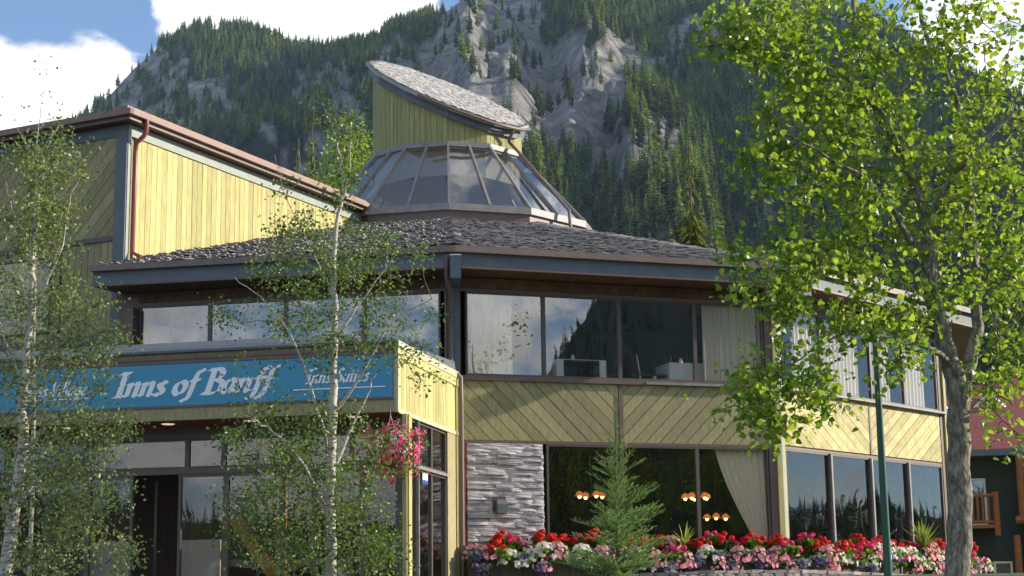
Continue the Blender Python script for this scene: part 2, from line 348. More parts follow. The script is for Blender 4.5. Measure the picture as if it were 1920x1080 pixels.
# sills / heads / posts
g=MB()
for fr,s0,s1,zs in((C,.1,CE-.1,6.62),(R,.15,RE-.1,6.60),(L,-8.2,-.15,6.62)):
    g.box(fr,s0,s1,-.05,.10,zs,zs+.10); g.box(fr,s0,s1,-.05,.035,8.66,8.73)
    g.box(fr,s0+.03,s1-.03,-.05,.034,5.2,5.268)
g.box(C,cdv-.05,cdv+.05,-.02,.05,5.27,6.615); 
g.build('window_sill',m_brown,bld)
g=MB(); g.box(R,.15,RE-.1,.102,.17,6.63,6.69); g.box(C,C.sx(1208,715),C.sx(1385,725),.102,.13,6.63,6.69); g.build('sunlit_sill_strip',m_alu,bld)  # pale strips where the sill catches sun, light put into the colour
def post1(fr,a0,a1,n0,n1,z0,z1,m,nm='corner_post'):
    g=MB(); g.box(fr,a0,a1,n0,n1,z0,z1); return g.build(nm,m,bld)
post1(C,-.16,.13,-.2,.06,5.2,8.98,m_brown); post1(C,-.16,.04,-.2,.06,2.0,5.2,m_olive); post1(C,.045,.13,-.2,.05,2.0,5.2,m_brown); post1(C,.14,.22,-.2,.07,2.0,5.2,m_redpipe,'trim_strip'); post1(L,-.22,-.17,-.2,.05,5.2,8.98,m_brown); post1(C,CE-.30,CE-.12,-.2,.05,2.0,8.98,m_brown)
post1(C,-.10,.03,.06,.16,2.0,6.6,m_yellow); post1(C,CE-.11,CE+.02,-.1,.10,2.0,8.98,m_yellow); post1(R,RE-.14,RE-.06,-.1,.10,2.0,8.98,m_yellow); post1(R,.1,.17,-.1,.06,2,8.98,m_yellow)
post1(R,.0,.09,-.1,.07,2.0,8.98,m_lgrey); post1(R,RE-.05,RE+.03,-.15,.08,2,8.98,m_lgrey)
post1(R,RE-.33,RE-.15,-.1,.045,2.0,8.98,m_brown); post1(R,rdv-.04,rdv+.04,-.02,.045,5.3,6.6,m_brown,'batten')
# beam ends at the corners
for P0,a,nm in((K,176.25,'beam_end'),(CR,146.75,'beam_end')):
    bf=Fr(P0,a-90)
    g=MB(); g.box(bf,-.12,.12,-.1,1.22,8.72,9.22); g.box(bf,-.13,.13,.0,.25,5.3,8.72) if False else None
    ob=g.build(nm,m_grey,bld); g=MB(); g.box(bf,-.13,.13,1.0,1.24,9.224,9.25); g.build('cap',m_white,ob)  # white box stands for the sunlit top of the grey beam
g=MB(); bf=Fr(K,86.25); g.box(bf,-.08,.1,.0,.12,6.7,8.72); g.build('corner_post',m_grey,bld)
# downspout at the corner
g=MB(); dp=[at(838,478,35.95),at(837,520,35.98),at(845,548,36.7),at(846,690,36.75),at(864,708,36.75),at(865,760,36.75)]; dp.append(np.array([dp[-1][0],dp[-1][1],2.1]))
g.tube(dp,.05,8,cap=False); g.build('downspout',m_gutter,bld,smooth=True)
# windows
def window(fr,s0,s1,z0,z1,gm,parent=bld,fw_=.045,n=0.0,mat=None):
    mb=MB(); mb.box(fr,s0,s0+fw_,n-.06,n+.03,z0,z1); mb.box(fr,s1-fw_,s1,n-.06,n+.03,z0,z1); mb.box(fr,s0+fw_,s1-fw_,n-.06,n+.028,z1-fw_,z1); mb.box(fr,s0+fw_,s1-fw_,n-.06,n+.028,z0,z0+fw_)
    w=mb.build('window',mat or m_frame,parent)
    p=MB(); p.add([fr.w(s0+fw_,n-.01,z0+fw_),fr.w(s1-fw_,n-.01,z0+fw_),fr.w(s1-fw_,n-.01,z1-fw_),fr.w(s0+fw_,n-.01,z1-fw_)],[[0,1,2,3]],.5)
    p.build('pane',gm,w); return w
cu=[.26]+[C.sx(u,630) for u in(1019,1161,1302)]+[CE-.32]
for a,b in zip(cu[:-1],cu[1:]): window(C,a,b,6.73,8.66,m_glass)
cl=[C.sx(u,900) for u in(1025,1167,1308)]+[CE-.32]
for a,b in zip(cl[:-1],cl[1:]): window(C,a,b,2.85,5.2,m_glassd)
ru=[.2]+[R.sx(u,650) for u in(1537,1629,1690)]+[RE-.35]
for a,b in zip(ru[:-1],ru[1:]): window(R,a,b,6.71,8.66,m_glassb)
rl=[.2]+[R.sx(u,930) for u in(1557,1633,1703)]+[RE-.35]
for i,(a,b) in enumerate(zip(rl[:-1],rl[1:])): window(R,a,b,2.85,5.2,m_glassd)
for a in rl[1:-1]: post1(R,a-.02,a+.045,.031,.09,2.85,5.2,m_alu,'mullion')
lu=[L.sx(u,600) for u in(262,394,536,683,826)]
for a,b in zip(lu[:-1],lu[1:]): window(L,a,b,6.73,8.66,m_glass)
post1(L,lu[0]-.55,lu[0]-.02,-.2,.04,5.5,8.98,m_brown); post1(L,lu[0]-.2,lu[0]-.04,.041,.3,6.9,8.6,m_brown,'duct_cover')
# stacked stone panel
g=MB(); s0,s1=.26,C.sx(1020,900)-.02; z=2.2
while z<5.19:
    h=random.uniform(.03,.085); x=s0
    while x<s1-.02:
        w=min(random.uniform(.18,.7),s1-x); d=random.choice([.02,.03,.045,.06,.075])+random.uniform(-.006,.006); j=random.uniform(-.008,.022)
        b=[C.w(x,-.05,z),C.w(x+w-.004,-.05,z),C.w(x+w-.004,d+j,z),C.w(x,d-j,z)]; t=[C.w(x,-.05,min(z+h-.004,5.195)),C.w(x+w-.004,-.05,min(z+h-.004,5.195)),C.w(x+w-.004,d+j-.012,min(z+h-.004,5.195)),C.w(x,d-j+.01,min(z+h-.004,5.195))]
        g.hexa(b,t,random.random()); x+=w
    z+=h
g.build('stone_panel',m_stone,bld)
# interiors
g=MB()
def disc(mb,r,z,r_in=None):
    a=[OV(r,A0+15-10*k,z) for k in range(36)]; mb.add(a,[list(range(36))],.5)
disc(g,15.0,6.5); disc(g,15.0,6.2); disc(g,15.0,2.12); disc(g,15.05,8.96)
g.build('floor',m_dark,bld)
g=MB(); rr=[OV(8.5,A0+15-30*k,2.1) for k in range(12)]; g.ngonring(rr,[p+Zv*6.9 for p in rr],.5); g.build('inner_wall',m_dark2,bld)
# skylight
sk=MB(); R2=2.62; ZB,ZT=13.33,15.8
bv=[OV(R1-.03,A0+120-30*k,0) for k in range(12)]; tv=[OV(R2,A0+120-30*k,0) for k in range(12)]
def ringbox(mb,r0,r1,z0,z1,n=12):
    for k in range(n):
        a,b=A0+120-30*k,A0+90-30*k
        mb.hexa([OV(r0,a,z0),OV(r0,b,z0),OV(r1,b,z0),OV(r1,a,z0)],[OV(r0,a,z1),OV(r0,b,z1),OV(r1,b,z1),OV(r1,a,z1)],.5)
g=MB(); ringbox(g,R1-.25,R1-.06,12.6,ZB-.10); g.build('skylight_base',m_brown,bld)
g=MB(); ringbox(g,R1-.22,R1+.03,ZB-.16,ZB+.05); sk=g.build('skylight',m_alu,bld)
g=MB()
ringbox(g,R2-.12,R2+.06,ZT-.02,ZT+.14)
for k in range(12):
    b0,t0=bv[k]+Zv*ZB,tv[k]+Zv*ZT; b1,t1=bv[(k+1)%12]+Zv*ZB,tv[(k+1)%12]+Zv*ZT
    for p,q in((b0,t0),((b0+b1)/2,(t0+t1)/2)):
        out=(p-O)*[1,1,0]; out/=np.linalg.norm(out); sd=np.array([out[1],-out[0],0])*.035; o1=out*.06+Zv*.05
        g.hexa([p-sd,p+sd,p+sd+o1,p-sd+o1],[q-sd,q+sd,q+sd+o1,q-sd+o1],.5)
g.build('skylight_bar',m_alu,sk)
g=MB()
for k in range(12): g.add([bv[k]+Zv*ZB,bv[(k+1)%12]+Zv*ZB,tv[(k+1)%12]+Zv*ZT,tv[k]+Zv*ZT],[[0,1,2,3]],.5)
g.build('pane',m_glasss,sk)
g=MB(); g.add([OV(R1-.3,A0-30*k,12.7) for k in range(12)],[list(range(12))],.5)
a=[OV(2.38,A0-30*k,14.9) for k in range(12)]; g.ngonring(a,[p+Zv*1.4 for p in a],.5); g.build('shaft_floor',m_cream,bld)
# turret
RT=2.42
def tz(p,off=0): return 18.36-.432*(p[0]-O[0])+.45*(p[1]-O[1])+off
g=MB()
for k in range(12):
    a,b=OV(RT,A0+120-30*k,0),OV(RT,A0+90-30*k,0); n=7
    for i in range(n):
        p=a+(b-a)*i/n; q=a+(b-a)*((i+.93)/n); o=(p+q)/2-O; o=o*[1,1,0]/np.linalg.norm(o[:2])*.03
        g.hexa([p-o,q-o,q+o*.8,p+o*.8+Zv*0][:4] and [x+Zv*15.85 for x in(p-o,q-o,q+o,p+o)],[x+Zv*tz(x,-.1) for x in(p-o,q-o,q+o,p+o)],random.random())
tur=g.build('turret',m_turret,bld)
g=MB(); 
for k in range(36):
    a,b=OV(RT-.05,A0-10*k,0),OV(RT-.05,A0-10*k-10,0); g.add([a+Zv*15.9,b+Zv*15.9,b+Zv*tz(b,-.15),a+Zv*tz(a,-.15)],[[0,1,2,3]],.5)
g.build('sheathing',m_roofbase,tur)
# sloping twelve-sided roof slab
n=12
def rr_(k,r): return OV(r,A0-30*k,0)
def rring(nm,m,r0,r1,z0,z1):
    g=MB()
    for k in range(n):
        q=(rr_(k,r0),rr_(k+1,r0),rr_(k+1,r1),rr_(k,r1)); g.hexa([p+Zv*tz(p,z0) for p in q],[p+Zv*tz(p,z1) for p in q],.5)
    g.build(nm,m,tur)
rring('fascia',m_grey,RT+.03,RT+.15,-.44,-.16); rring('roof_edge',m_lgrey,RT+.12,RT+.27,-.155,-.03)
g=MB(); rim=[rr_(k,RT+.255) for k in range(n)]; g.add([p+Zv*tz(p,-.02) for p in rim],[list(range(n))],.5); g.build('roof_deck',m_roofbase,tur)
g=MB()
def inpoly(p):
    for k in range(12):
        c_=dv(A0-15-30*k)
        if (p-O)[:2]@c_[:2]>(RT+.27)*math.cos(D(15)): return False
    return True
gdir=np.array([.432,-.45,0]); gdir/=np.linalg.norm(gdir); side=np.array([-gdir[1],gdir[0],0]); slp=math.hypot(.432,.45)
RR=RT+.26; t=-RR
while t<RR:
    half=math.sqrt(max(0,RR*RR-t*t)); x=-half
    while x<half:
        w=random.uniform(.06,.17); x2=min(x+w-.004,half); h=random.uniform(.012,.042); P=[]
        for (xx,tt,hh) in((x,t,h),(x2,t,h),(x2,t-.26,.004),(x,t-.26,.004)):
            p=O*[1,1,0]+side*xx+gdir*tt; P.append(p+Zv*tz(p,hh))
        inside=all(inpoly(p) for p in P)
        if inside: g.hexa([p-Zv*.02 for p in P],P,random.random())
        x+=w
    t+=.12
g.build('shingles',m_shakep,tur)
g=MB()
for k in range(-2,9):
    pass
q0=OV(RT+.33,A0-48,0); gz0=[]
for k in np.linspace(20,-75,20):
    p=OV(RT+.33,A0+k,0); gz0.append(p+Zv*tz(p,-.06))
g.tube(gz0,.055,6); g.build('gutter',m_gutter,tur,smooth=True)
g=MB(); p=OV(RT+.33,A0-50,0); p1=p+Zv*tz(p,-.1); p2=OV(RT+.12,A0-50,tz(p)-.45); p3=OV(RT+.12,A0-50,16.2); p4=OV(R2+.25,A0-50,15.85); p5=OV(R1+.12,A0-47,ZB+.15); p6=OV(R1+.16,A0-47,12.95)
g.tube([p1,p2,p3,p4,p5,p6],.055,8,cap=False); g.build('downspout',m_gutter,tur,smooth=True)
# ================================================================ GUEST WING
W0=at(240,240,38.9); W=Fr(W0,116.2); XF=Fr(W0,26.2); GZ=13.49
wing=thing('guest_wing',(W0[0]-3,W0[1]+4,2.05),'tall flat roofed hotel wing clad in yellow vertical boards beside round restaurant','building')
XL=11.0
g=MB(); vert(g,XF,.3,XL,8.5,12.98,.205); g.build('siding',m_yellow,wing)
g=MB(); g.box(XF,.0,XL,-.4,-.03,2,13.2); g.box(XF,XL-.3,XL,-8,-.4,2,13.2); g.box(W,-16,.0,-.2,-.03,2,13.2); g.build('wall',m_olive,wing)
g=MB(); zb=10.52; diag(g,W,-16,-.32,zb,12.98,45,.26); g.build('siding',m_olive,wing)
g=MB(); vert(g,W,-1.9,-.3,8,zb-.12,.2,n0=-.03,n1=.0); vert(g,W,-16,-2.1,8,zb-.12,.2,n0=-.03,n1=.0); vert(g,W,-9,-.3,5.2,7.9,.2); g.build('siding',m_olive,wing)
g=MB(); g.box(W,-16,-.28,-.02,.05,zb-.12,zb); g.box(W,-2.12,-1.92,-.02,.06,5,zb-.121); g.box(W,-4.9,-4.7,-.02,.06,5,zb-.121); g.box(W,-16,-.28,-.02,.09,7.9,8.1); g.build('beam',m_frame,wing)
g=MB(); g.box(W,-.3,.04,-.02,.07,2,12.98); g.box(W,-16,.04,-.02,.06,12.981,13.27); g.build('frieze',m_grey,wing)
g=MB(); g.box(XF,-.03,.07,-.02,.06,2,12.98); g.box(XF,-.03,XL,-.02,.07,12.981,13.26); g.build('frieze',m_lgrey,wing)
g=MB(); g.box(XF,-.3,XL+.1,-6,.28,13.29,13.33); g.box(W,-16,.26,-.4,.29,13.292,13.332); g.build('soffit',m_soffit,wing)
g=MB(); g.box(XF,-.32,XL+.1,.28,.33,13.28,13.4); g.box(W,-16,.32,.29,.34,13.28,13.4); g.build('fascia',m_brown,wing)
g=MB(); g.box(XF,-.42,XL+.1,.33,.44,13.38,13.51); g.box(W,-16,.44,.341,.45,13.382,13.512); g.box(XF,-.4,XL,-9,.36,13.47,13.55); g.box(W,-16,-.1,-.9,.38,13.472,13.552)
g.box(XF,-.4,XL+.1,-.1,.30,13.552,13.61); wr=g.build('gutter',m_copper,wing)
g=MB(); a0=XF.w(.22,.39,13.4); pts=[a0,XF.w(.22,.39,13.1),XF.w(.2,.33,12.98),XF.w(.17,.14,12.82),XF.w(.17,.11,12.6),XF.w(.17,.11,10.1),XF.w(.2,.35,9.95)]
g.tube(pts,.06,8); g.build('downspout',m_redpipe,wing,smooth=True)
g=MB(); p=at(231,205,41.5); g.lathe((p[0],p[1],13.4),[(.13,0),(.13,.32),(.26,.34),(.28,.42),(.26,.52),(.0,.54)],16); g.build('roof_vent',m_white,wing,smooth=True)
for a,b in((-4.6,-2.2),(-7.6,-5.0)): window(W,a,b,8.3,10.2,m_glassd,parent=wing,n=.05)
# ================================================================ ENTRANCE PORCH
P0=at(742,664,32.2); P=Fr(P0,102.4); Q=Fr(P0,12.4); PL=-13.; QL=4.78
por=thing('entrance_porch',(P0[0]-4,P0[1]+2,2.05),'flat topped hotel entrance porch with glass doors under a blue sign band','porch')
g=MB(); g.box(P,PL,-.02,-.15,.0,5.63,6.75); g.box(P,PL,-.03,-.2,.035,5.35,5.60); g.build('fascia',m_olive,por)
g=MB(); g.box(P,PL,-.02,.002,.05,6.50,6.62); g.box(P,PL,-.02,.05,.07,6.58,6.64); g.box(P,PL,-.02,-.12,.06,5.60,5.64); g.build('trim',m_brown,por)
g=MB(); g.hexa([P.w(PL,.1,6.72),P.w(.0,.1,6.72),P.w(.0,-QL,6.72),P.w(PL,-QL,6.72)],[P.w(PL,.1,6.76),P.w(-.01,.1,6.76),P.w(-.01,-QL,7.0),P.w(PL,-QL,7.0)],.5)
g.hexa([P.w(PL,.09,6.765),P.w(-.75,.09,6.765),P.w(-.9,-.8,6.765),P.w(PL,-.8,6.765)],[P.w(PL,-.1,6.86),P.w(-.8,-.1,6.86),P.w(-1.2,-.7,7.06),P.w(PL,-.7,7.06)],.5)
g.build('roof',m_grey,por)
g=MB(); vert(g,Q,.1,QL,5.36,6.44,.2,n0=-.1,n1=.02); g.build('side_siding',m_yellow,por)
g=MB(); g.box(Q,.0,.11,-.1,.05,5.35,6.76); g.box(Q,.0,QL,-.1,.06,6.62,6.77); g.box(Q,.11,QL,-.1,.04,5.34,5.42); g.build('side_trim',M('cream_trim',(.58,.54,.38),.7,(.45,.42,.28),5),por)
g=MB(); g.box(Q,.11,QL,-.1,.045,6.44,6.615); g.build('side_board',m_yellow,por)
g=MB(); vert(g,P,PL,-.05,0,1,.14) if False else None
x=PL
while x<-.1:
    g.box(P,x,x+.19,-QL,-.02,5.34,5.36,random.random()); x+=.2
g.build('soffit',m_redwood,por)
GN=-1.15; GT=5.1
g=MB(); g.box(P,PL,-.1,GN-.1,GN+.08,GT,5.34); g.box(P,PL,-.1,GN-.03,GN+.06,4.36,4.47); g.build('beam',m_brown,por)
gx=[P.sx(u,850,GN) for u in(-160,20,160,352,420,540,660,765)]
for a,b in zip(gx[:-1],gx[1:]): window(P,a,b,4.47,GT,m_glassd,parent=por,n=GN,fw_=.05)
dx=[P.sx(u,950,GN) for u in(-160,20,90,165,250,335,424,530,590,680,765)]
for i,(a,b) in enumerate(zip(dx[:-1],dx[1:])):
    if i!=4: window(P,a,b,2.1,4.36,m_glassd,parent=por,n=GN,fw_=.06)
g=MB(); g.box(P,dx[4]+.04,dx[4]+.1,GN-1,GN-.95,2.1,4.3); g.build('door',m_frame,por)
g=MB(); g.box(P,PL,-.15,GN-3.4,GN-3.3,2,5.3); g.box(P,PL,-.05,-QL,-.1,2.06,2.1); g.build('lobby_wall',m_dark2,por)
g=MB()
for u,v in((125,807),(315,799),(470,794),(665,786)):
    g=MB(); s=P.sx(u,v,-.45); c=P.w(s,-.45,5.325); g.lathe(c,[(.0,.0),(.11,.0),(.14,.012)],20); g.build('pot_light',m_lens,por)
g=MB(); s=P.sx(528,950,GN-1.2); g.box(P,s-.09,s+.09,GN-1.3,GN-1.1,2.1,4.5); s2=P.sx(430,1000,GN-1.2); g.prism([(s2-.1,3.5),(s2+.25,3.5),(s2+1.3,2.1),(s2+.95,2.1)],P,GN-1.35,GN-1.28); g.box(P,s2-.1,s2+.55,GN-1.36,GN-1.29,3.35,3.55); g.build('timber_frame',M('orange_timber',(.5,.25,.06),.7),por)
for u0_,u1_,lab in((168,246,'grey board standing behind glass left of the dark doorway'),(341,413,'pale board standing behind glass right of the dark doorway')):
    a_,b_=P.sx(u0_,1030,GN-.2),P.sx(u1_,1030,GN-.2); g=MB(); g.box(P,a_,b_,GN-.25,GN-.2,2.1,3.02); tag(g.build('display_board',M('pale_grey_board',(.36,.36,.36),.7),origin=P.w((a_+b_)/2,GN-.2,2.1)),lab,'board')
# side glazing
g=MB(); qs=[.35,1.5,2.75,3.9]
for a,b in zip(qs[:-1],qs[1:]):
    window(Q,a,b,4.42,5.33,m_glassd,parent=por,n=-.05,mat=m_frame); window(Q,a,b,2.1,4.36,m_glassd,parent=por,n=-.05)
g.box(Q,.35,3.9,-.04,.04,4.36,4.42); g.box(Q,1.48,1.53,-.04,.05,2.1,5.33); g.build('transom',m_alu,por)
g=MB(); g.box(Q,3.9,QL,-.1,.02,2.0,5.34); g.build('side_wall',m_olive,por)
pc=P.w(P.sx(785,900,.0),0,0); g=MB(); pf=Fr(Q.w(.42,.0,0),12.4)
g.box(pf,-.09,.09,-.02,.14,2.0,5.34); g.build('post',m_brown,por); g=MB(); g.box(pf,-.09,.12,.14,.175,2,5.34); g.box(pf,-.14,-.09,.05,.14,2,5.34); g.build('post_lit_edge',m_yellow,por)  # yellow strips paint the sunlit edges of the brown post
# ---------------------------------------------------------------- sign lettering (broad pen strokes)
def cr(pts,n=7):
    p=[np.array(q,float) for q in pts]
    if len(p)==2: return p
    p=[2*p[0]-p[1]]+p+[2*p[-1]-p[-2]]; out=[]
    for i in range(1,len(p)-2):
        for k in range(n):
            t=k/n; out.append(.5*((2*p[i])+(-p[i-1]+p[i+1])*t+(2*p[i-1]-5*p[i]+4*p[i+1]-p[i+2])*t*t+(-p[i-1]+3*p[i]-3*p[i+1]+p[i+2])*t**3))
    out.append(p[-2]); return out
GL={'n':(1.0,[[(.0,.85),(.16,1)],[(.17,1),(.14,0)],[(.15,.62),(.42,.96),(.66,.93),(.70,.62),(.67,.12),(.82,.03),(.95,.14)]]),
's':(.78,[[(.62,.83),(.42,1),(.2,.84),(.36,.56),(.56,.3),(.4,.02),(.08,.13)]]),
'o':(.92,[[(.45,1),(.14,.78),(.1,.3),(.4,0),(.7,.25),(.74,.72),(.45,1)]]),
'f':(.62,[[(.78,1.62),(.6,1.76),(.42,1.5),(.33,.8),(.27,-.1),(.08,-.48),(-.12,-.36)],[(.05,1),(.68,1)]]),
'I':(.78,[[(.35,1.75),(.35,0)],[(.39,1.75),(.39,0)],[(.05,1.73),(.7,1.73)],[(.05,.02),(.7,.02)]]),
'B':(1.3,[[(.35,1.75),(.35,0)],[(.39,1.75),(.39,0)],[(.02,1.73),(.75,1.75),(1.02,1.4),(.8,1.02),(.4,.95)],[(.75,1.0),(1.15,.75),(1.12,.25),(.75,.0),(.02,.02)]]),
'a':(1.0,[[(.68,.88),(.4,1),(.12,.65),(.12,.2),(.32,0),(.55,.2),(.7,.6)],[(.74,1),(.68,.25),(.8,.02),(.95,.14)]]),
'S':(1.0,[[(.85,1.5),(.6,1.76),(.3,1.55),(.35,1.1),(.7,.72),(.75,.3),(.45,.0),(.05,.2)]]),
'w':(1.25,[[(.0,.9),(.15,1),(.2,.3),(.32,.05),(.55,.5),(.6,1)],[(.6,1),(.62,.3),(.76,.05),(1.0,.5),(1.02,1)]]),
'i':(.48,[[(.02,.86),(.18,1),(.15,.15),(.26,.02),(.42,.14)],[(.2,1.34),(.22,1.42)]]),
'V':(1.15,[[(.1,1.75),(.45,0)],[(.14,1.75),(.48,0)],[(.47,0),(1.05,1.75)],[(-.1,1.74),(.35,1.74)],[(.85,1.74),(1.25,1.74)]]),
'l':(.45,[[(.05,1.7),(.2,1.75),(.15,.15),(.26,.02),(.42,.14)]]),
'g':(.95,[[(.68,.88),(.4,1),(.12,.65),(.12,.25),(.32,.08),(.58,.3),(.7,.7)],[(.74,1),(.66,-.1),(.4,-.48),(.05,-.36)]]),
'e':(.82,[[(.12,.5),(.5,.58),(.66,.82),(.42,1),(.14,.65),(.14,.2),(.38,0),(.68,.2)]]),
'u':(1.0,[[(.0,.88),(.16,1),(.13,.3),(.3,.02),(.52,.18),(.68,.55)],[(.72,1),(.67,.15),(.8,.02),(.95,.14)]]),
't':(.55,[[(.28,1.42),(.2,.2),(.32,.02),(.5,.14)],[(.0,1),(.5,1)]]),' ':(.5,[])}
def write(mb,fr,text,s0,zb,xh,width,n,nib=.17,shear=.30,dz=0.0):
    adv=sum(GL[c][0] for c in text); kx=width/adv; x=0; nb=np.array([math.cos(D(28)),math.sin(D(28))])*nib/2
    for ch in text:
        wd,sts=GL[ch]
        for st in sts:
            c=cr(st); t=.05
            for i in range(len(c)-1):
                a,b=c[i],c[i+1]; d=b-a; L_=np.hypot(*d)+1e-9; nr=np.array([-d[1],d[0]])/L_*.05
                if abs(nr@nb)<0: pass
                o=nb+nr*(1 if nb@nr>=0 else -1)
                e=d/L_*.015
                q=[a-o-e,a+o-e,b+o+e,b-o+e]
                P4=[]
                for p in q:
                    X_=(p[0]+p[1]*shear+x)*kx; P4.append((s0+X_,zb+dz*X_+p[1]*xh))
                nn=n+random.uniform(0,.002)
                mb.add([fr.w(a_,nn,z_) for a_,z_ in P4],[[0,1,2,3]],.5)
        x+=wd
sgn=thing('hotel_sign',P.w(-4.3,.03,6.05),'long blue sign with white italic lettering along the front of entrance porch','sign')
g=MB(); g.box(P,-8.75,-.06,.004,.05,5.645,6.49); g.build('panel',m_blue,sgn)
g=MB()
xa,za=P.px(216,742,.06); xb,_=P.px(518,727,.06); write(g,P,'Inns of Banff',xa-.05,5.865,.275,(xb-xa)*.97,.056,nib=.30)
xa,_=P.px(34,735,.06); xb,_=P.px(168,730,.06); write(g,P,'Swiss Village',xa,5.94,.155,(xb-xa)*.95,.056,nib=.22)
xa,_=P.px(572,712,.06); xb,_=P.px(697,706,.06); write(g,P,'Inns Suites',xa,5.975,.155,(xb-xa)*.95,.056,nib=.22)
for u0_,u1_,z in((30,167,5.855),(542,722,5.845)):
    a=P.sx(u0_,735,.06); b=P.sx(u1_,722,.06); g.box(P,a,b,.052,.06,z,z+.022)
g.build('lettering',m_letter,sgn)
# ================================================================ furnishing seen through the glass
def curtain(fr,s0,s1,z0,z1,n,label,mat=m_curtain,s0b=None,amp=.035,name='curtain'):
    k=int((s1-s0)/.03)+6; g=MB(); rows=14; V=[]
    ph=random.random()*6
    for j in range(rows+1):
        f=j/rows; z=z1+(z0-z1)*f
        a=s0 if s0b is None else s0+(s0b-s0)*f**1.35
        for i in range(k+1):
            t=i/k; V.append(fr.w(a+(s1-a)*t,n+amp*math.sin(t*(s1-s0)*34+ph+.6*math.sin(t*9)),z))
    g.add(V,[[j*(k+1)+i,j*(k+1)+i+1,(j+1)*(k+1)+i+1,(j+1)*(k+1)+i] for j in range(rows) for i in range(k)],.5)
    o=fr.w((s0+s1)/2,n,z1); return tag(g.build(name,mat,smooth=True,origin=o),label,'curtain','curtains in the restaurant windows')
curtain(C,.3,C.sx(964,620),6.56,8.68,-.13,'beige curtain at left end of upper windows above the stone panel')
curtain(C,C.sx(1322,640),C.sx(1352,640),6.56,8.68,-.16,'narrow dull beige curtain hanging beside the wide one upstairs right')
curtain(C,C.sx(1352,640),C.sx(1432,640),6.56,8.68,-.12,'wide pale beige curtain at right end of front upper windows')
curtain(C,C.sx(1345,860),C.sx(1440,860),3.0,5.22,-.14,'white curtain swept aside in the lower window above flowers',m_sheer,s0b=C.sx(1418,940),amp=.025)
for i,(u0_,u1_,w_) in enumerate([(1492,1535,'leftmost'),(1545,1612,'second'),(1634,1672,'third'),(1694,1735,'rightmost')]):
    curtain(R,R.sx(u0_,640),R.sx(u1_,640),6.56,8.68,-.13,w_+' of the four cream curtains in the sunlit upper side windows',m_sheer)
def table(fr,s,n,zf,w,label,gl):
    c=fr.w(s,n,zf); t=thing('dining_table',c,label,'table',None)
    g=MB(); g.box(fr,s-w/2,s+w/2,n-.4,n+.4,zf+.70,zf+.735); g.build('tabletop',m_dark2,t)
    for a in(-1,1):
        for b in(-1,1):
            g=MB(); g.box(fr,s+a*(w/2-.1)-.03,s+a*(w/2-.1)+.03,n+b*.3-.03,n+b*.3+.03,zf,zf+.70); g.build('leg',m_frame,t)
    g=MB(); g.box(fr,s-w/2-.01,s+w/2+.01,n-.41,n+.41,zf+.736,zf+.748)
    return c,t,g
for i,(u,v,w,d,fold) in enumerate([(1079,690,1.2,-.85,True),(1281,695,1.05,-.8,False)]):
    s=C.sx(u,v,d); lab='white draped restaurant table in the second upper window' if i==0 else 'white draped restaurant table near the beige curtains upstairs'
    c,t,g=table(C,s,d,6.5,w,lab.replace('white draped','dark wooden').replace('table in','table under cloth in').replace('table near','table under cloth near'),0)
    a0,a1=s-w/2-.012,s+w/2+.012
    if fold:
        g.box(C,a0,a0+.16,d+.402,d+.42,6.5+.25,6.5+.74); g.box(C,a1-.16,a1,d+.402,d+.42,6.5+.2,6.5+.74)
    else: g.box(C,a0,a1,d+.402,d+.42,6.5+.1,6.5+.74)
    g.box(C,a0-.01,a0,d-.41,d+.41,6.5+.1,6.5+.74); g.box(C,a1,a1+.01,d-.41,d+.41,6.5+.1,6.5+.74)
    tag(g.build('tablecloth',m_cloth,origin=c),('white tablecloth open at the front on the table left of centre upstairs','white tablecloth hanging low on the table by beige curtains upstairs')[i],'tablecloth')
    g=MB(); cc=C.w(s-.1,d+.1,7.25); g.lathe(cc,[(.0,0),(.04,0),(.05,.08),(.03,.13),(.035,.15)],12); tag(g.build('glass_vase',m_sheer,smooth=True,origin=cc),('small pale vase on the left white upstairs table','small pale vase on the right white upstairs table')[i],'vase')
def chair(fr,s,n,zf,lean,label):
    c=fr.w(s,n,zf); t=thing('dining_chair',c,label,'chair','dining chairs by the upper windows')
    g=MB(); g.box(fr,s-.22,s+.22,n-.22,n+.22,zf+.43,zf+.48); g.build('seat',m_dark,t)
    g=MB(); g.hexa([fr.w(s+lean*.2,n-.2,zf+.55),fr.w(s+lean*.2+.02,n-.2,zf+.55),fr.w(s+lean*.2+.02,n+.2,zf+.55),fr.w(s+lean*.2,n+.2,zf+.55)],[fr.w(s+lean*.27,n-.2,zf+.9),fr.w(s+lean*.27+.02,n-.2,zf+.9),fr.w(s+lean*.27+.02,n+.2,zf+.9),fr.w(s+lean*.27,n+.2,zf+.9)],.5); g.build('backrest',m_dark,t)
    for b in(-.21,.21):
        g=MB(); g.tube([fr.w(s+lean*.2,n+b,zf),fr.w(s+lean*.2,n+b,zf+.48),fr.w(s+lean*.28,n+b,zf+.93)],.011,6); g.build('leg',m_steel,t)
        g=MB(); g.tube([fr.w(s-lean*.2,n+b,zf),fr.w(s-lean*.2,n+b,zf+.45)],.011,6); g.build('leg',m_steel,t)
for u,l,d,lb in((1007,-1,-.8,'chrome framed chair left of the white table in the second window'),(1140,1,-.85,'chrome framed chair right of the white table in the second window'),(1208,-1,-.75,'chrome framed chair left of the table by the dark third window'),(1233,1,-.75,'chrome framed chair tucked against white table by beige curtains')):
    chair(C,C.sx(u,690,d),d,6.5,l,lb)
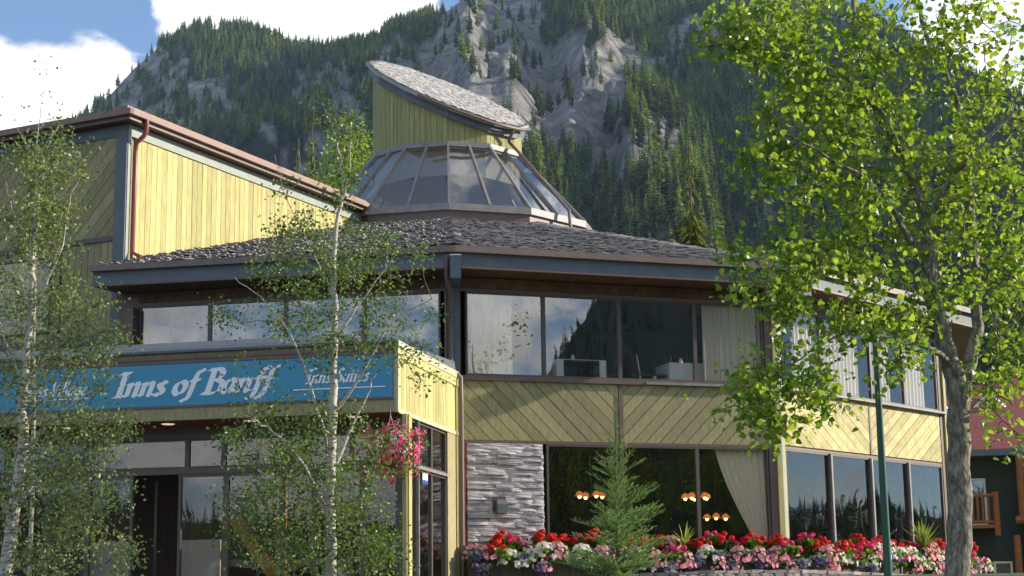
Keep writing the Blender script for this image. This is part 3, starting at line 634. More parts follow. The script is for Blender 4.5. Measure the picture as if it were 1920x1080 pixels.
def chandelier(c,r,n,label):
    t=thing('chandelier',c,label,'chandelier','chandeliers in the lower dining room')
    c=np.array(c,float); g=MB(); g.tube([c+Zv*1.2,c],.012,6); g.lathe(c,[(.0,-.05),(.05,-.03),(.05,.05),(0,.07)],10); g.build('stem',m_frame,t)
    for k in range(n):
        a=2*math.pi*k/n+.4; e=c+np.array([math.cos(a)*r,math.sin(a)*r,.05]); g=MB(); g.tube([c,(c+e)/2+Zv*.1,e],.009,5); ar=g.build('arm',m_frame,t)
        g=MB(); g.lathe(e,[(.02,.05),(.075,.01),(.105,-.07),(.10,-.07),(.0,-.02)],12); g.build('lamp_shade',m_lamp,ar,smooth=True)
        g=MB(); g.lathe(e,[(.0,-.04),(.035,-.06),(.045,-.09),(.03,-.12),(0,-.13)],10); g.build('bulb',m_bulb,ar,smooth=True)
chandelier(at(1306,932,39.6),.27,5,'five armed amber lamp cluster behind the lower window mullion')
chandelier(at(1343,970,42.0),.27,3,'farther low amber lamp cluster beneath the swept curtain window')
chandelier(at(1424,974,42.6),.2,3,'small amber lamp cluster glowing below the white swept curtain')
chandelier(at(1108,929,39.6),.3,4,'amber lamp cluster in the lower window behind the young spruce')
# wall light on the stone
s,z=C.px(937,948,.1); wl=thing('wall_light',C.w(s,.08,z),'grey box shaped lamp mounted on the stacked stone panel','wall light')
g=MB(); g.box(C,s-.16,s+.14,.06,.11,z-.15,z+.2); g.build('back_plate',m_frame,wl)
g=MB(); g.box(C,s-.1,s+.13,.11,.28,z-.17,z+.02); g.hexa([C.w(s-.1,.11,z+.02),C.w(s+.13,.11,z+.02),C.w(s+.13,.28,z+.02),C.w(s-.1,.28,z+.02)],[C.w(s-.1,.11,z+.13),C.w(s+.13,.11,z+.13),C.w(s+.13,.2,z+.13),C.w(s-.1,.2,z+.13)],.5); g.build('lamp_housing',m_grey,wl)
# notices
s,z=P.px(763,923,-1.0); c=P.w(s,-1.0,z); g=MB(); g.box(P,s-.1,s+.11,-1.03,-1.0,z-.1,z+.1); t=thing('notice_board',c,'small maroon notice beside the porch corner post','sign'); g.build('panel',M('maroon_panel',(.16,.03,.025),.6),t)
g=MB()
for j in range(3): g.box(P,s-.07+.01*j,s+.07-.015*j,-.999,-.995,z+.045-.045*j,z+.055-.045*j)
g.build('lettering',m_letter,t)
s,z=Q.px(800,892,0); c=Q.w(s,-.0,z); g=MB(); g.box(Q,s-.2,s+.2,-.045,-.03,z-.16,z+.17); t=thing('window_poster',c,'white and blue poster stuck on glass beside the porch post','poster'); g.build('sheet',m_white,t); g=MB(); g.box(Q,s-.2,s+.2,-.029,-.026,z-.16,z-.09); g.build('band',M('blue_band',(.02,.08,.5),.5),t)
# ================================================================ NEIGHBOURING LODGE
G0=at(1818,850,62); G=Fr(G0,99); m_lw=M('dark_green_boards',(.055,.075,.068),.85,(.042,.06,.054),3,stretch=(9,9,.5),bump=.2)
m_log=M('orange_log_wood',(.33,.13,.045),.6,(.25,.09,.03),4); m_rr=M('red_asphalt_shingles',(.33,.095,.085),.85,(.25,.07,.065),9,var=.1,bump=.4,bscale=30)
lod=thing('lodge_building',G.w(4,-5,2.0),'dark green neighbouring lodge with red shingle roof and log balcony behind big tree','building')
gz_e=G.px(1830,850)[1]
g=MB(); g.box(G,-1.2,14,-9,-.9,1.9,gz_e); g.box(G,1.85,14,-1.2,-.3,1.9,gz_e); g.build('wall',m_lw,lod)
g=MB(); g.hexa([G.w(-1.6,.3,gz_e),G.w(14,.3,gz_e),G.w(14,-5.5,gz_e+3.6),G.w(-1.6,-5.5,gz_e+3.6)],[G.w(-1.6,.3,gz_e+.12),G.w(14,.3,gz_e+.12),G.w(14,-5.5,gz_e+3.72),G.w(-1.6,-5.5,gz_e+3.72)],.5)
g.hexa([G.w(-1.6,-5.5,gz_e+3.6),G.w(14,-5.5,gz_e+3.6),G.w(14,-11,gz_e),G.w(-1.6,-11,gz_e)],[G.w(-1.6,-5.5,gz_e+3.72),G.w(14,-5.5,gz_e+3.72),G.w(14,-11,gz_e+.12),G.w(-1.6,-11,gz_e+.12)],.5)
lr=g.build('roof',m_rr,lod)
g=MB(); 
for aa,h_ in((-.6,1.0),(1.2,2.0)):
    b=[G.w(aa-.8,-.8-h_,gz_e+.5+h_*.62),G.w(aa+.8,-.8-h_,gz_e+.5+h_*.62)]; tp=G.w(aa,-.8-h_,gz_e+1.35+h_*.62); bk=G.w(aa,-3.0-h_,gz_e+1.35+h_*.62)
    g.add([b[0],b[1],tp],[[0,1,2]],.5); g.add([b[0],tp,bk,G.w(aa-.8,-2.2-h_,gz_e+.5+h_*.62)],[[0,1,2,3]],.4); g.add([b[1],tp,bk,G.w(aa+.8,-2.2-h_,gz_e+.5+h_*.62)],[[0,1,2,3]],.4)
    g2=MB(); g2.tube([b[0],tp,b[1]],.09,4); g2.build('gable_trim',m_white,lr)
g.build('dormer',m_rr,lr)
g=MB(); g.box(G,-1.6,14,.28,.36,gz_e-.12,gz_e+.12); g.box(G,-1.6,14,-.9,.28,gz_e-.1,gz_e-.01); g.build('fascia',m_grey,lod)
bz=G.px(1840,985)[1]; bt=G.px(1840,930)[1]; b1=G.sx(1866,960)
bal=MB(); bal.box(G,-1.5,b1+.1,-.9,.45,bz-.12,bz); bo=bal.build('balcony',m_log,lod)
g=MB(); g.tube([G.w(-1.5,.4,bt),G.w(b1,.4,bt)],.06,8); g.tube([G.w(-1.5,.4,bz+.1),G.w(b1,.4,bz+.1)],.055,8)
x=-1.4
while x<b1-.1: g.tube([G.w(x,.4,bz+.1),G.w(x,.4,bt)],.04,6); x+=.19
g.build('railing',m_log,bo)
g=MB(); g.tube([G.w(b1,.42,bz-.4),G.w(b1,.42,bt+.12)],.11,10); g.build('post',m_log,bo)
g=MB(); sx=G.sx(1916,950); g.tube([G.w(sx,.3,bz+.2),G.w(sx,.3,gz_e-.1)],.16,10); g.tube([G.w(sx-.3,.35,1.9),G.w(sx-.3,.35,bz-.4)],.13,10); g.tube([G.w(sx-.3,.3,bz+.15),G.w(14,.3,bz+.15)],.16,10); g.build('log_post',m_log,lod)
for u0_,u1_,v0_,v1_,nn in((1800,1847,898,985,-.86),(1833,1850,1056,1110,-.86),(1863,1898,1053,1110,-.26)):
    a,z1=G.px(u0_,v0_,nn); b,_=G.px(u1_,v0_,nn); _,z0=G.px(u0_,v1_,nn); window(G,a,b,z0,z1,m_glass,parent=lod,n=nn,fw_=.07,mat=m_white)
# ================================================================ STREET LAMP
lp=at(1660,1080,24.5); tp=at(1640,620,24.5); lm=thing('street_lamp',(lp[0],lp[1],gz(0,24.5)),'slim dark green lamp post standing before the right side windows','street lamp')
bx_,by_=tp[0],tp[1]; lp=np.array([tp[0]+.01,tp[1],0]); g=MB(); hz=tp[2]; g.tube([[bx_,by_,float(gz(0,24.5))],[bx_,by_,float(gz(0,24.5))+.5],[bx_,by_,hz]],[.075,.062,.045],12); g.build('pole',m_green,lm,smooth=True)
g=MB(); g.lathe((bx_,by_,hz),[(.05,0),(.06,.06),(.12,.09),(.24,.11),(.245,.14),(.20,.2),(.12,.25),(.03,.27),(0,.27)],20); g.build('lamp_head',m_alu,lm,smooth=True)
g=MB(); g.lathe((bx_,by_,hz),[(.13,.10),(.11,.02),(.0,.0)],16); g.build('lens',m_sheer,lm,smooth=True)
def fbm(x,y,o=5,s=0):
    r=np.random.default_rng(s); out=0; amp=1.
    for k in range(o):
        a=r.random((64,64)); xx=(x*2**k)%64; yy=(y*2**k)%64; xi=xx.astype(int); yi=yy.astype(int); fx=xx-xi; fy=yy-yi; fx=fx*fx*(3-2*fx); fy=fy*fy*(3-2*fy)
        v=(a[xi,yi]*(1-fx)+a[(xi+1)%64,yi]*fx)*(1-fy)+(a[xi,(yi+1)%64]*(1-fx)+a[(xi+1)%64,(yi+1)%64]*fx)*fy; out=out+amp*(v-.5); amp*=.5
    return out
# ================================================================ PLANTERS AND FLOWERS
m_leaf=leafmat('planter_leaf',(.05,.14,.02),(.20,.36,.05),.4)
m_red=leafmat('scarlet_petals',(.55,.008,.01),(.75,.03,.02),.25,.6); m_pink=leafmat('pink_petals',(.82,.25,.4),(.9,.6,.68),.3,.6)
m_wht=leafmat('white_petals',(.75,.72,.76),(.85,.8,.82),.3,.6); m_pur=leafmat('violet_petals',(.16,.07,.6),(.5,.4,.85),.25,.6); m_mag=leafmat('magenta_petals',(.6,.02,.16),(.8,.06,.3),.25,.6)
m_box=M('olive_planter_boards',(.11,.10,.05),.8,(.07,.06,.035),4,var=.25,stretch=(5,5,1))
def randdir(n):
    v=rng.normal(size=(n,3)); return v/np.linalg.norm(v,axis=1)[:,None]
def leaves(mb,P,size,droop=.3,aspect=.62,k=4,rnd=None,sj=.35,up=None):
    n=len(P); 
    if n==0: return
    T=randdir(n); T[:,2]=T[:,2]*.6-droop; T/=np.linalg.norm(T,axis=1)[:,None]
    Nn=randdir(n); 
    if up is not None: Nn[:,2]+=up
    B=np.cross(T,Nn); B/=np.linalg.norm(B,axis=1)[:,None]+1e-9; NN=np.cross(B,T)
    s=size*(1+sj*(rng.random(n)*2-1))[:,None]
    if k==4: q=[(0,0,0),(.5,.5,.08),(1,0,0),(.5,-.5,.08)]
    else: q=[(0,0,0),(.22,.45,.1),(.55,.48,.12),(1,0,-.08),(.55,-.48,.12),(.22,-.45,.1)]
    A=np.stack([P+s*(a*T+b*aspect*B+c*NN) for a,b,c in q],1)
    mb.polys(A,rnd if rnd is not None else rng.random(n))
def petals(mb,P,Dn,r,k=5):
    n=len(P); a=np.cross(Dn,randdir(n)); a/=np.linalg.norm(a,axis=1)[:,None]; b=np.cross(Dn,a); rr=r*(1+.25*(rng.random(n)*2-1))
    V=np.stack([P+rr[:,None]*((1 if i%2==0 else .8)*(math.cos(2*math.pi*i/(2*k))*a+math.sin(2*math.pi*i/(2*k))*b)+(.25 if i%2==0 else .1)*Dn) for i in range(2*k)],1)
    mb.polys(V)
def plant_proto(kind,loc):
    label='x'; t=thing({'red':'geranium','mag':'geranium','pink':'petunia','white':'petunia','purple':'lobelia'}[kind],loc,label,'flower'); c=np.array(loc,float)
    g=MB(); Dn=randdir(260 if kind!='purple' else 200); Dn[:,2]=np.abs(Dn[:,2])*(.9 if kind!='purple' else -.8)+.0
    R_=np.array([.2,.2,.2]) if kind in('red','mag') else np.array([.19,.19,.15])
    P=c+Dn*R_*(.35+.65*rng.random(len(Dn))[:,None]); leaves(g,P,.075,.0,.9,6,up=.6); g.build('foliage',m_leaf,t)
    g=MB()
    if kind in('red','mag'):
        for i in range(11):
            d=randdir(1)[0]; d[2]=abs(d[2])*.8+.25; d[1]-=.25; h=c+d*np.array([.21,.21,.24]); dd=randdir(46); petals(g,h+dd*.05*np.array([1,1,.8]),dd,.021,4)
    elif kind in('pink','white'):
        d=randdir(52); d[:,2]=np.abs(d[:,2])*1.2-.5; d[:,1]=-np.abs(d[:,1])*.9-.1; petals(g,c+d*np.array([.22,.22,.24]),d*.6+randdir(52)*.25+np.array([0,-.4,.1]),.04,5)
    else:
        d=randdir(240); d[:,2]=-np.abs(d[:,2])*1.3+.15; d[:,1]-=.25; petals(g,c+d*np.array([.21,.17,.2])*(.6+.5*rng.random(240)[:,None]),d,.013,4)
    g.build('blossoms',{'red':m_red,'mag':m_mag,'pink':m_pink,'white':m_wht,'purple':m_pur}[kind],t); return t
protos={k:plant_proto(k,(0,0,0)) for k in('red','pink','white','purple','mag')}
used=set(); ORD=['first','second','third','fourth','fifth','sixth','seventh','eighth','ninth','tenth']
def put_plant(kind,p,lab,group,sc_=1):
    if kind not in used:
        used.add(kind); t=protos[kind]; t.location=tuple(p); t.rotation_euler=(0,0,random.uniform(-.5,.5)); t.scale=(sc_,)*3; t['label']=lab
    else: t=copy_thing(protos[kind],tuple(p),random.uniform(-.7,.7),sc_,lab)
    t['group']=group; return t
BZ=2.66; NB=.62; names=[]
edges_c=[.12,2.0,3.9,5.9,CE+.15]; edges_r=[.35,2.4,4.4,6.4,RE+.55]
boxes=[(C,a,b) for a,b in zip(edges_c[:-1],edges_c[1:])]+[(R,a,b) for a,b in zip(edges_r[:-1],edges_r[1:])]
bname=['box below the stone panel','box left of the spruce','box right of the spruce','box under the swept curtain','first box of sunlit side','box left of lamp post','box right of lamp post','box beside poplar trunk']
TENS={20:'twenty',30:'thirty',40:'forty',50:'fifty',60:'sixty'}
TEEN=['tenth','eleventh','twelfth','thirteenth','fourteenth','fifteenth','sixteenth','seventeenth','eighteenth','nineteenth']
def ORD2(n):
    if n<10: return ORD[n-1]
    if n<20: return TEEN[n-10]
    t,u=n//10*10,n%10
    return (TENS[t][:-1]+'ieth') if u==0 else TENS[t]+'-'+ORD[u-1]
cname={'red':'red geranium','mag':'magenta geranium','pink':'pink petunia','white':'white petunia','purple':'violet trailing lobelia'}
for i,(fr,a,b) in enumerate(boxes):
    nb0=.12; t=thing('flower_box',fr.w((a+b)/2,NB-.2,2.05),'olive wooden flower '+bname[i],'flower box','flower boxes along the front')
    g=MB(); x=a
    while x<b-.05:
        g.box(fr,x,min(x+.24,b)-.008,NB-.03,NB,2.0,BZ-.02,random.random()); x+=.24
    g.build('front_boards',m_box,t)
    g=MB(); g.box(fr,a+.01,b-.02,nb0,nb0+.03,2.05,BZ-.03); g.box(fr,a+.01,a+.04,nb0+.03,NB-.035,2.05,BZ-.03); g.box(fr,b-.05,b-.02,nb0+.03,NB-.035,2.05,BZ-.03); g.box(fr,a+.05,b-.06,nb0+.04,NB-.04,BZ-.12,BZ-.06); g.build('box_shell',m_box,t)
    g=MB(); g.box(fr,b-.04,b+.02,NB+.001,NB+.03,2.0,BZ); g.build('batten',m_frame,t)
    cnt={}; seq=[]
    n=int((b-a)/.30)
    for j in range(n):
        s=a+(j+.5)*(b-a)/n+random.uniform(-.05,.05)
        k='red' if random.random()<.5 else ('mag' if random.random()<.4 else 'pink'); seq.append((s,k,.30+random.uniform(-.05,.12),BZ+.13+random.uniform(-.08,.16),random.uniform(1.0,1.25)))
    n=int((b-a)/.25)
    base=random.choice(['pink','white'])
    for j in range(n):
        s=a+(j+.5)*(b-a)/n+random.uniform(-.05,.05); r=random.random()
        k=('white' if r<.26 else 'pink' if r<.56 else 'purple' if r<.8 else 'mag' if r<.9 else 'red')
        seq.append((s,k,NB+.04,BZ+random.uniform(-.16,.10),random.uniform(1.05,1.3)))
    for j in range(int(n*.7)):
        s=random.uniform(a+.1,b-.1); seq.append((s,random.choice(['purple','purple','pink','white','mag']),NB+.07,BZ-.2+random.uniform(-.12,.06),random.uniform(.8,1.1)))
    seq.sort(key=lambda q:q[0])
    for s,k,nn,z,scl in seq:
        cnt[k]=cnt.get(k,0)+1; o_=ORD[cnt[k]-1] if cnt[k]<=10 else ORD2(cnt[k])
        rot=0; tt=put_plant(k,fr.w(s,nn,z),f'{o_} {cname[k]} from the left, {bname[i]}','flowering plants in the flower boxes',scl)
        tt.rotation_euler=(0,0,(D(90)-math.atan2(fr.s[0],fr.s[1]))+random.uniform(-.5,.5))
# spiky plants
m_spk=leafmat('spiky_leaf',(.16,.26,.07),(.42,.5,.2),.3)
def spiky(p,h,n,label):
    p=np.array(p,float); t=thing('spiky_plant',p,label,'plant'); g=MB()
    for i in range(n):
        a=random.uniform(0,6.28); l=h*random.uniform(.7,1.05); e=random.uniform(.15,1.15); pts=[]
        for f in np.linspace(0,1,6):
            rr=l*f*math.sin(e)*(1+.15*f); pts.append(p+np.array([math.cos(a)*rr,math.sin(a)*rr,l*f*math.cos(e)-l*.25*f*f*math.sin(e)]))
        sd=np.array([-math.sin(a),math.cos(a),0]); V=[]
        for q,w in zip(pts,(.02,.028,.028,.022,.013,.002)): V+= [q-sd*w,q+sd*w]
        g.add(V,[[2*k,2*k+1,2*k+3,2*k+2] for k in range(5)],random.random())
    g.build('leaves',m_spk,t)
spiky(R.w(R.sx(1690,1010),NB+.02,BZ+.28),.85,46,'green spiky plant fanning above the flowers beside the lamp post')
spiky(C.w(C.sx(1262,1010),NB+.02,BZ+.25),.6,24,'thin grassy spiky plant above the flowers right of the spruce')
# rubble wall in front
rw=thing('stone_wall',(6,33,1.9),'low curved rubble stone wall below the flower boxes','wall')
g=MB(); gc=MB()
wall_px=[(1090,1086,35.4),(1200,1076,35.7),(1340,1070,36.0),(1480,1069,36.6),(1600,1072,37.4),(1700,1078,38.6),(1800,1088,40)]
pts=[at(*q) for q in wall_px]
for a,b in zip(pts[:-1],pts[1:]):
    L_=np.linalg.norm((b-a)[:2]); d=(b-a)/L_; n=np.array([d[1],-d[0],0]); m=max(1,int(L_/.3))
    for j in range(m):
        p,q=a+(b-a)*j/m,a+(b-a)*((j+.94)/m); h=random.uniform(.0,.02)
        w0,w1=random.uniform(-.02,.02),random.uniform(.28,.34)
        gc.hexa([x-Zv*.06 for x in(p+n*w0,q+n*w0,q-n*w1,p-n*w1)],[x+Zv*h for x in(p+n*w0,q+n*w0,q-n*w1,p-n*w1)],random.random())
pts_=pts
tot=sum(np.linalg.norm((q-p)[:2]) for p,q in zip(pts[:-1],pts[1:]))
def along(x):
    for p,q in zip(pts[:-1],pts[1:]):
        L_=np.linalg.norm((q-p)[:2]); d=(q-p)/L_
        if x<=L_:
            return p+d*x,d
        x-=L_
    return q,d
for r_ in range(5):
    x=random.uniform(-.2,0); zt=.06+.15*r_
    while x<tot-.05:
        w=random.uniform(.12,.38); p,d=along(max(x,0)); q,_=along(min(x+w,tot)); n=np.array([d[1],-d[0],0]); m_=(p+q)/2
        k=7; ang=np.sort(rng.uniform(0,6.28,k)); c0=m_-Zv*(zt+.075); ring=[c0+(q-p)*.48*np.sign(math.cos(t))*abs(math.cos(t))**.5+Zv*.07*np.sign(math.sin(t))*abs(math.sin(t))**.5 for t in np.linspace(.2,6.48,9)[:-1]]
        ring=[r+Zv*random.uniform(-.008,.008) for r in ring]; f_=random.uniform(.04,.09)
        back=[r-n*.3 for r in ring]; frt=[c0+(r-c0)*.8+n*f_ for r in ring]; g.ngonring([r+n*.01 for r in ring],frt,random.random()); g.add(frt,[list(range(8))],random.random()); g.ngonring(back,[r+n*.01 for r in ring],.5)
        x+=w
gm_=MB()
for p,q in zip(pts[:-1],pts[1:]):
    d=(q-p)/np.linalg.norm((q-p)[:2]); n=np.array([d[1],-d[0],0]); gm_.hexa([p-Zv*1-n*.02,q-Zv*1-n*.02,q-Zv*1-n*.3,p-Zv*1-n*.3],[p-Zv*.07-n*.02,q-Zv*.07-n*.02,q-Zv*.07-n*.3,p-Zv*.07-n*.3],.5)
gm_.build('mortar',M('grey_mortar',(.2,.19,.17),.95),rw)
g.build('stones',m_rubble,rw); gc.build('coping',m_rubble,rw)
# hanging basket
hb=at(732,852,31.4); t=thing('hanging_basket',hb,'overflowing basket of magenta and pink flowers hanging by the porch corner','flower basket')
g=MB(); g.lathe(hb,[(.0,-.25),(.12,-.22),(.2,-.1),(.22,.0)],16); g.build('basket',m_box,t)
g=MB(); 
for a in range(3): g.tube([hb+np.array([.2*math.cos(a*2.1),.2*math.sin(a*2.1),0]),hb+Zv*.75],.006,4)
g.tube([hb+Zv*.75,[hb[0],hb[1],5.33]],.008,4); g.build('hanger',m_frame,t)
g=MB(); d=randdir(900); lump=lambda d:(1+.28*np.sin(d[:,:1]*5+1)*np.cos(d[:,2:]*6)+.15*np.sin(d[:,1:2]*9)-.25*np.clip(-d[:,2:]-.2,0,1)*(1.5-2*np.abs(d[:,:1]))); P_=hb+d*np.array([.6,.5,.52])*lump(d)*(.5+.55*rng.random(900)[:,None]); leaves(g,P_,.075,.2,.6,6); g.build('foliage',m_leaf,t)
g=MB(); d=randdir(420); d[:,1]=-np.abs(d[:,1]); sel=d[:,2]>-.9; keep=fbm(d[:,0]*2+20,d[:,2]*2+30,3,44)>-.12; d=d[keep]; P_=hb+np.array([.03,0,-.02])+d*np.array([.6,.52,.56])*lump(d)*rng.uniform(.85,1.12,(len(d),1)); petals(g,P_,d,.034,5); g.build('blossoms',m_mag,t)
g=MB(); d=randdir(130); d[:,2]=np.abs(d[:,2]); petals(g,hb+d*np.array([.5,.46,.5]),d,.03,5); g.build('pale_blossoms',m_pink,t)
# ================================================================ TREES
m_birchbark=M('white_birch_bark',(.5,.45,.4),.7,(.06,.045,.04),5,stretch=(1,1,7),contrast=(.54,.66))
m_branch=M('brown_twig_bark',(.16,.11,.08),.8,(.09,.06,.05),6)
m_poplarbark=M('grey_poplar_bark',(.36,.33,.27),.9,(.12,.10,.08),7,stretch=(3,3,1.1),bump=1,bscale=12,contrast=(.35,.6))
m_poplar=leafmat('poplar_leaf',(.09,.20,.02),(.36,.49,.09),.5,.4,.45)
m_birch=leafmat('birch_leaf',(.05,.115,.03),(.20,.29,.08),.35,.4,.4)
m_birchlit=leafmat('birch_leaf_sunlit',(.08,.15,.045),(.30,.36,.15),.35,.4,.4)  # paler copy of the birch leaf with sunlight put into its colour
m_conif=leafmat('conifer_needles',(.015,.042,.015),(.34,.43,.10),.25,.8,.1)
t=m_conif.node_tree; oi=t.nodes.new('ShaderNodeObjectInfo'); mr=t.nodes.new('ShaderNodeMapRange'); mr.inputs['To Min'].default_value=.3; mr.inputs['To Max'].default_value=1.6; t.links.new(oi.outputs['Random'],mr.inputs['Value'])
mxn=[n for n in t.nodes if n.bl_idname=='ShaderNodeMix'][0]; sc_n=t.nodes.new('ShaderNodeVectorMath'); sc_n.operation='SCALE'
for l_ in list(mxn.outputs[2].links): s_=l_.to_socket; t.links.remove(l_); t.links.new(sc_n.outputs[0],s_)
t.links.new(mxn.outputs[2],sc_n.inputs[0]); t.links.new(mr.outputs[0],sc_n.inputs['Scale'])
m_conif2=leafmat('yellow_green_needles',(.08,.12,.03),(.24,.28,.07),.2,.7,.2)
def tree(name,label,cat,limbs,regions,leafsize,nleaf,mat_leaf,mat_bark,crad,k=6,droop=.5,twigr=.006,group=None,aspect=.8,base=None):
    """limbs: px polylines with depth and radius; regions: px centre, radii (px), depth, cluster count"""
    P3=[]; g=MB()
    for lb in limbs:
        pts=np.array([at(u,v,d) for u,v,d,r in lb]); rad=np.array([q[3] for q in lb])
        # smooth
        t=np.linspace(0,len(lb)-1,len(lb)*5); i=np.clip(t.astype(int),0,len(lb)-2); f=(t-i)[:,None]
        c=[np.array(x) for x in cr([tuple(p)+(r,) for p,r in zip(pts,rad)],5)]; c=np.array(c)
        c[1:-1,:3]+=rng.normal(size=(len(c)-2,3))*.012
        g.tube(c[:,:3],c[:,3],9 if c[0,3]>.05 else 6); P3.append(c)
    base=P3[0][0][:3]
    if base[2]>gz(0,base[1]): 
        b2=np.array([base[0],base[1],float(gz(0,base[1]))-.1]); g.tube([b2,base],[P3[0][0][3]*1.12,P3[0][0][3]],9)
    t=thing(name,(base[0],base[1],float(gz(0,base[1]))),label,cat,group)
    nodes=np.concatenate(P3); cl=[]; tw=MB()
    for (u,v,ru,rv,d,n) in regions:
        for _ in range(n):
            a=random.uniform(0,6.28); r=math.sqrt(random.random()); dd=random.gauss(0,1)*ru/F*d*.6
            cl.append(at(u+ru*r*math.cos(a),v+rv*r*math.sin(a),d+dd))
    cl=np.array(cl); 
    src=nodes[:,:3]; allP=[]; done=src.copy(); r0=nodes[:,3]
    order=np.argsort([np.min(np.linalg.norm(src-c,axis=1)) for c in cl])
    for q in order:
        c=cl[q]; dv_=done-c; dd=np.linalg.norm(dv_,axis=1)+np.where(dv_[:,2]>0,.35,0)*np.abs(dv_[:,2])
        j=np.argmin(dd); a=done[j]; m1=(a+c)/2+rng.normal(size=3)*.04*np.linalg.norm(c-a)+Zv*.08*np.linalg.norm(c-a)
        L_=np.linalg.norm(c-a)
        if L_>.02:
            rr=min(.03,twigr*(1+L_*1.2)); tw.tube([a,m1,c],[rr,rr*.75,rr*.45],4,cap=False); done=np.vstack([done,m1,c])
        n=int(nleaf*random.uniform(.5,1.4)); P_=c+rng.normal(size=(n,3))*crad*np.array([1,1,.85]); allP.append(P_)
        for s_ in range(3):
            e=c+randdir(1)[0]*crad*1.1; tw.tube([c,(c+e)/2,e],[twigr*.6,twigr*.5,twigr*.3],3,cap=False)
    allP=np.concatenate(allP); k_=len(allP); lv=MB(); leaves(lv,allP,leafsize,droop,aspect,k)
    g.build('trunk',mat_bark,t,smooth=True); tw.build('branches',m_branch,t); lv.build('crown',mat_leaf,t)
    return t
# big poplar on the right
DP=22.
tree('poplar_tree','big bright green leafy tree with thick grey trunk on the right','tree',
 [[(1796,1100,DP,.17),(1800,1000,DP,.165),(1800,900,DP,.155),(1798,800,DP,.15),(1792,720,DP,.14),(1770,640,DP,.125),(1745,520,DP-.1,.105),(1735,420,DP,.09),(1700,310,DP+.1,.07),(1640,200,DP+.1,.05),(1610,90,DP,.04),(1595,-40,DP,.025)],
  [(1800,760,DP,.10),(1825,660,DP+.3,.085),(1832,540,DP+.5,.075),(1822,420,DP+.6,.065),(1810,300,DP+.7,.055),(1790,180,DP+.8,.045),(1735,60,DP+.8,.035),(1720,-40,DP+.8,.02)],
  [(1745,520,DP-.1,.05),(1690,420,DP-.6,.04),(1640,350,DP-.9,.03),(1560,300,DP-1.2,.02),(1470,250,DP-1.5,.012)],
  [(1790,690,DP,.05),(1740,650,DP-.5,.035),(1680,640,DP-.9,.03),(1610,620,DP-1.2,.022),(1550,640,DP-1.4,.016),(1470,690,DP-1.6,.01)],
  [(1735,420,DP,.05),(1790,330,DP-.4,.04),(1850,260,DP-.6,.03),(1900,210,DP-.6,.02)],
  [(1830,560,DP+.5,.045),(1880,480,DP+.3,.035),(1930,400,DP,.025)],
  [(1700,310,DP,.04),(1650,210,DP-.5,.03),(1560,130,DP-.8,.022),(1450,90,DP-1.2,.012),(1350,60,DP-1.4,.008)],
  [(1812,700,DP+.1,.03),(1860,730,DP-.3,.02),(1900,760,DP-.4,.012)]],
 [(1450,70,90,80,DP-1.1,48),(1370,60,55,55,DP-1.3,22),(1560,90,110,100,DP-.6,60),(1520,240,110,90,DP-.9,58),(1440,300,55,90,DP-1.2,22),(1640,270,110,120,DP-.3,62),(1700,100,110,110,DP+.1,46),(1840,90,100,100,DP,44),(1860,280,90,110,DP-.1,48),(1760,380,120,100,DP+.2,52),(1560,400,90,70,DP-.8,36),
  (1470,470,110,50,DP-1.2,34),(1590,500,110,60,DP-.7,34),(1420,540,75,30,DP-1.4,16),(1500,560,60,40,DP-1.2,15),(1800,500,110,70,DP,34),(1890,500,40,120,DP-.2,22),(1470,690,100,50,DP-1.5,30),(1400,740,60,50,DP-1.6,17),(1530,745,60,60,DP-1.4,18),(1440,800,50,28,DP-1.6,8),(1650,620,100,45,DP-.9,20),(1690,690,45,40,DP-.7,6),(1870,700,55,80,DP-.3,26),(1890,830,35,30,DP-.4,5),(1600,590,60,40,DP-1,12),(1700,570,80,30,DP-.4,14)],
 .09,17,m_poplar,m_poplarbark,.135,droop=.55,twigr=.006,aspect=.85)
DB=24.
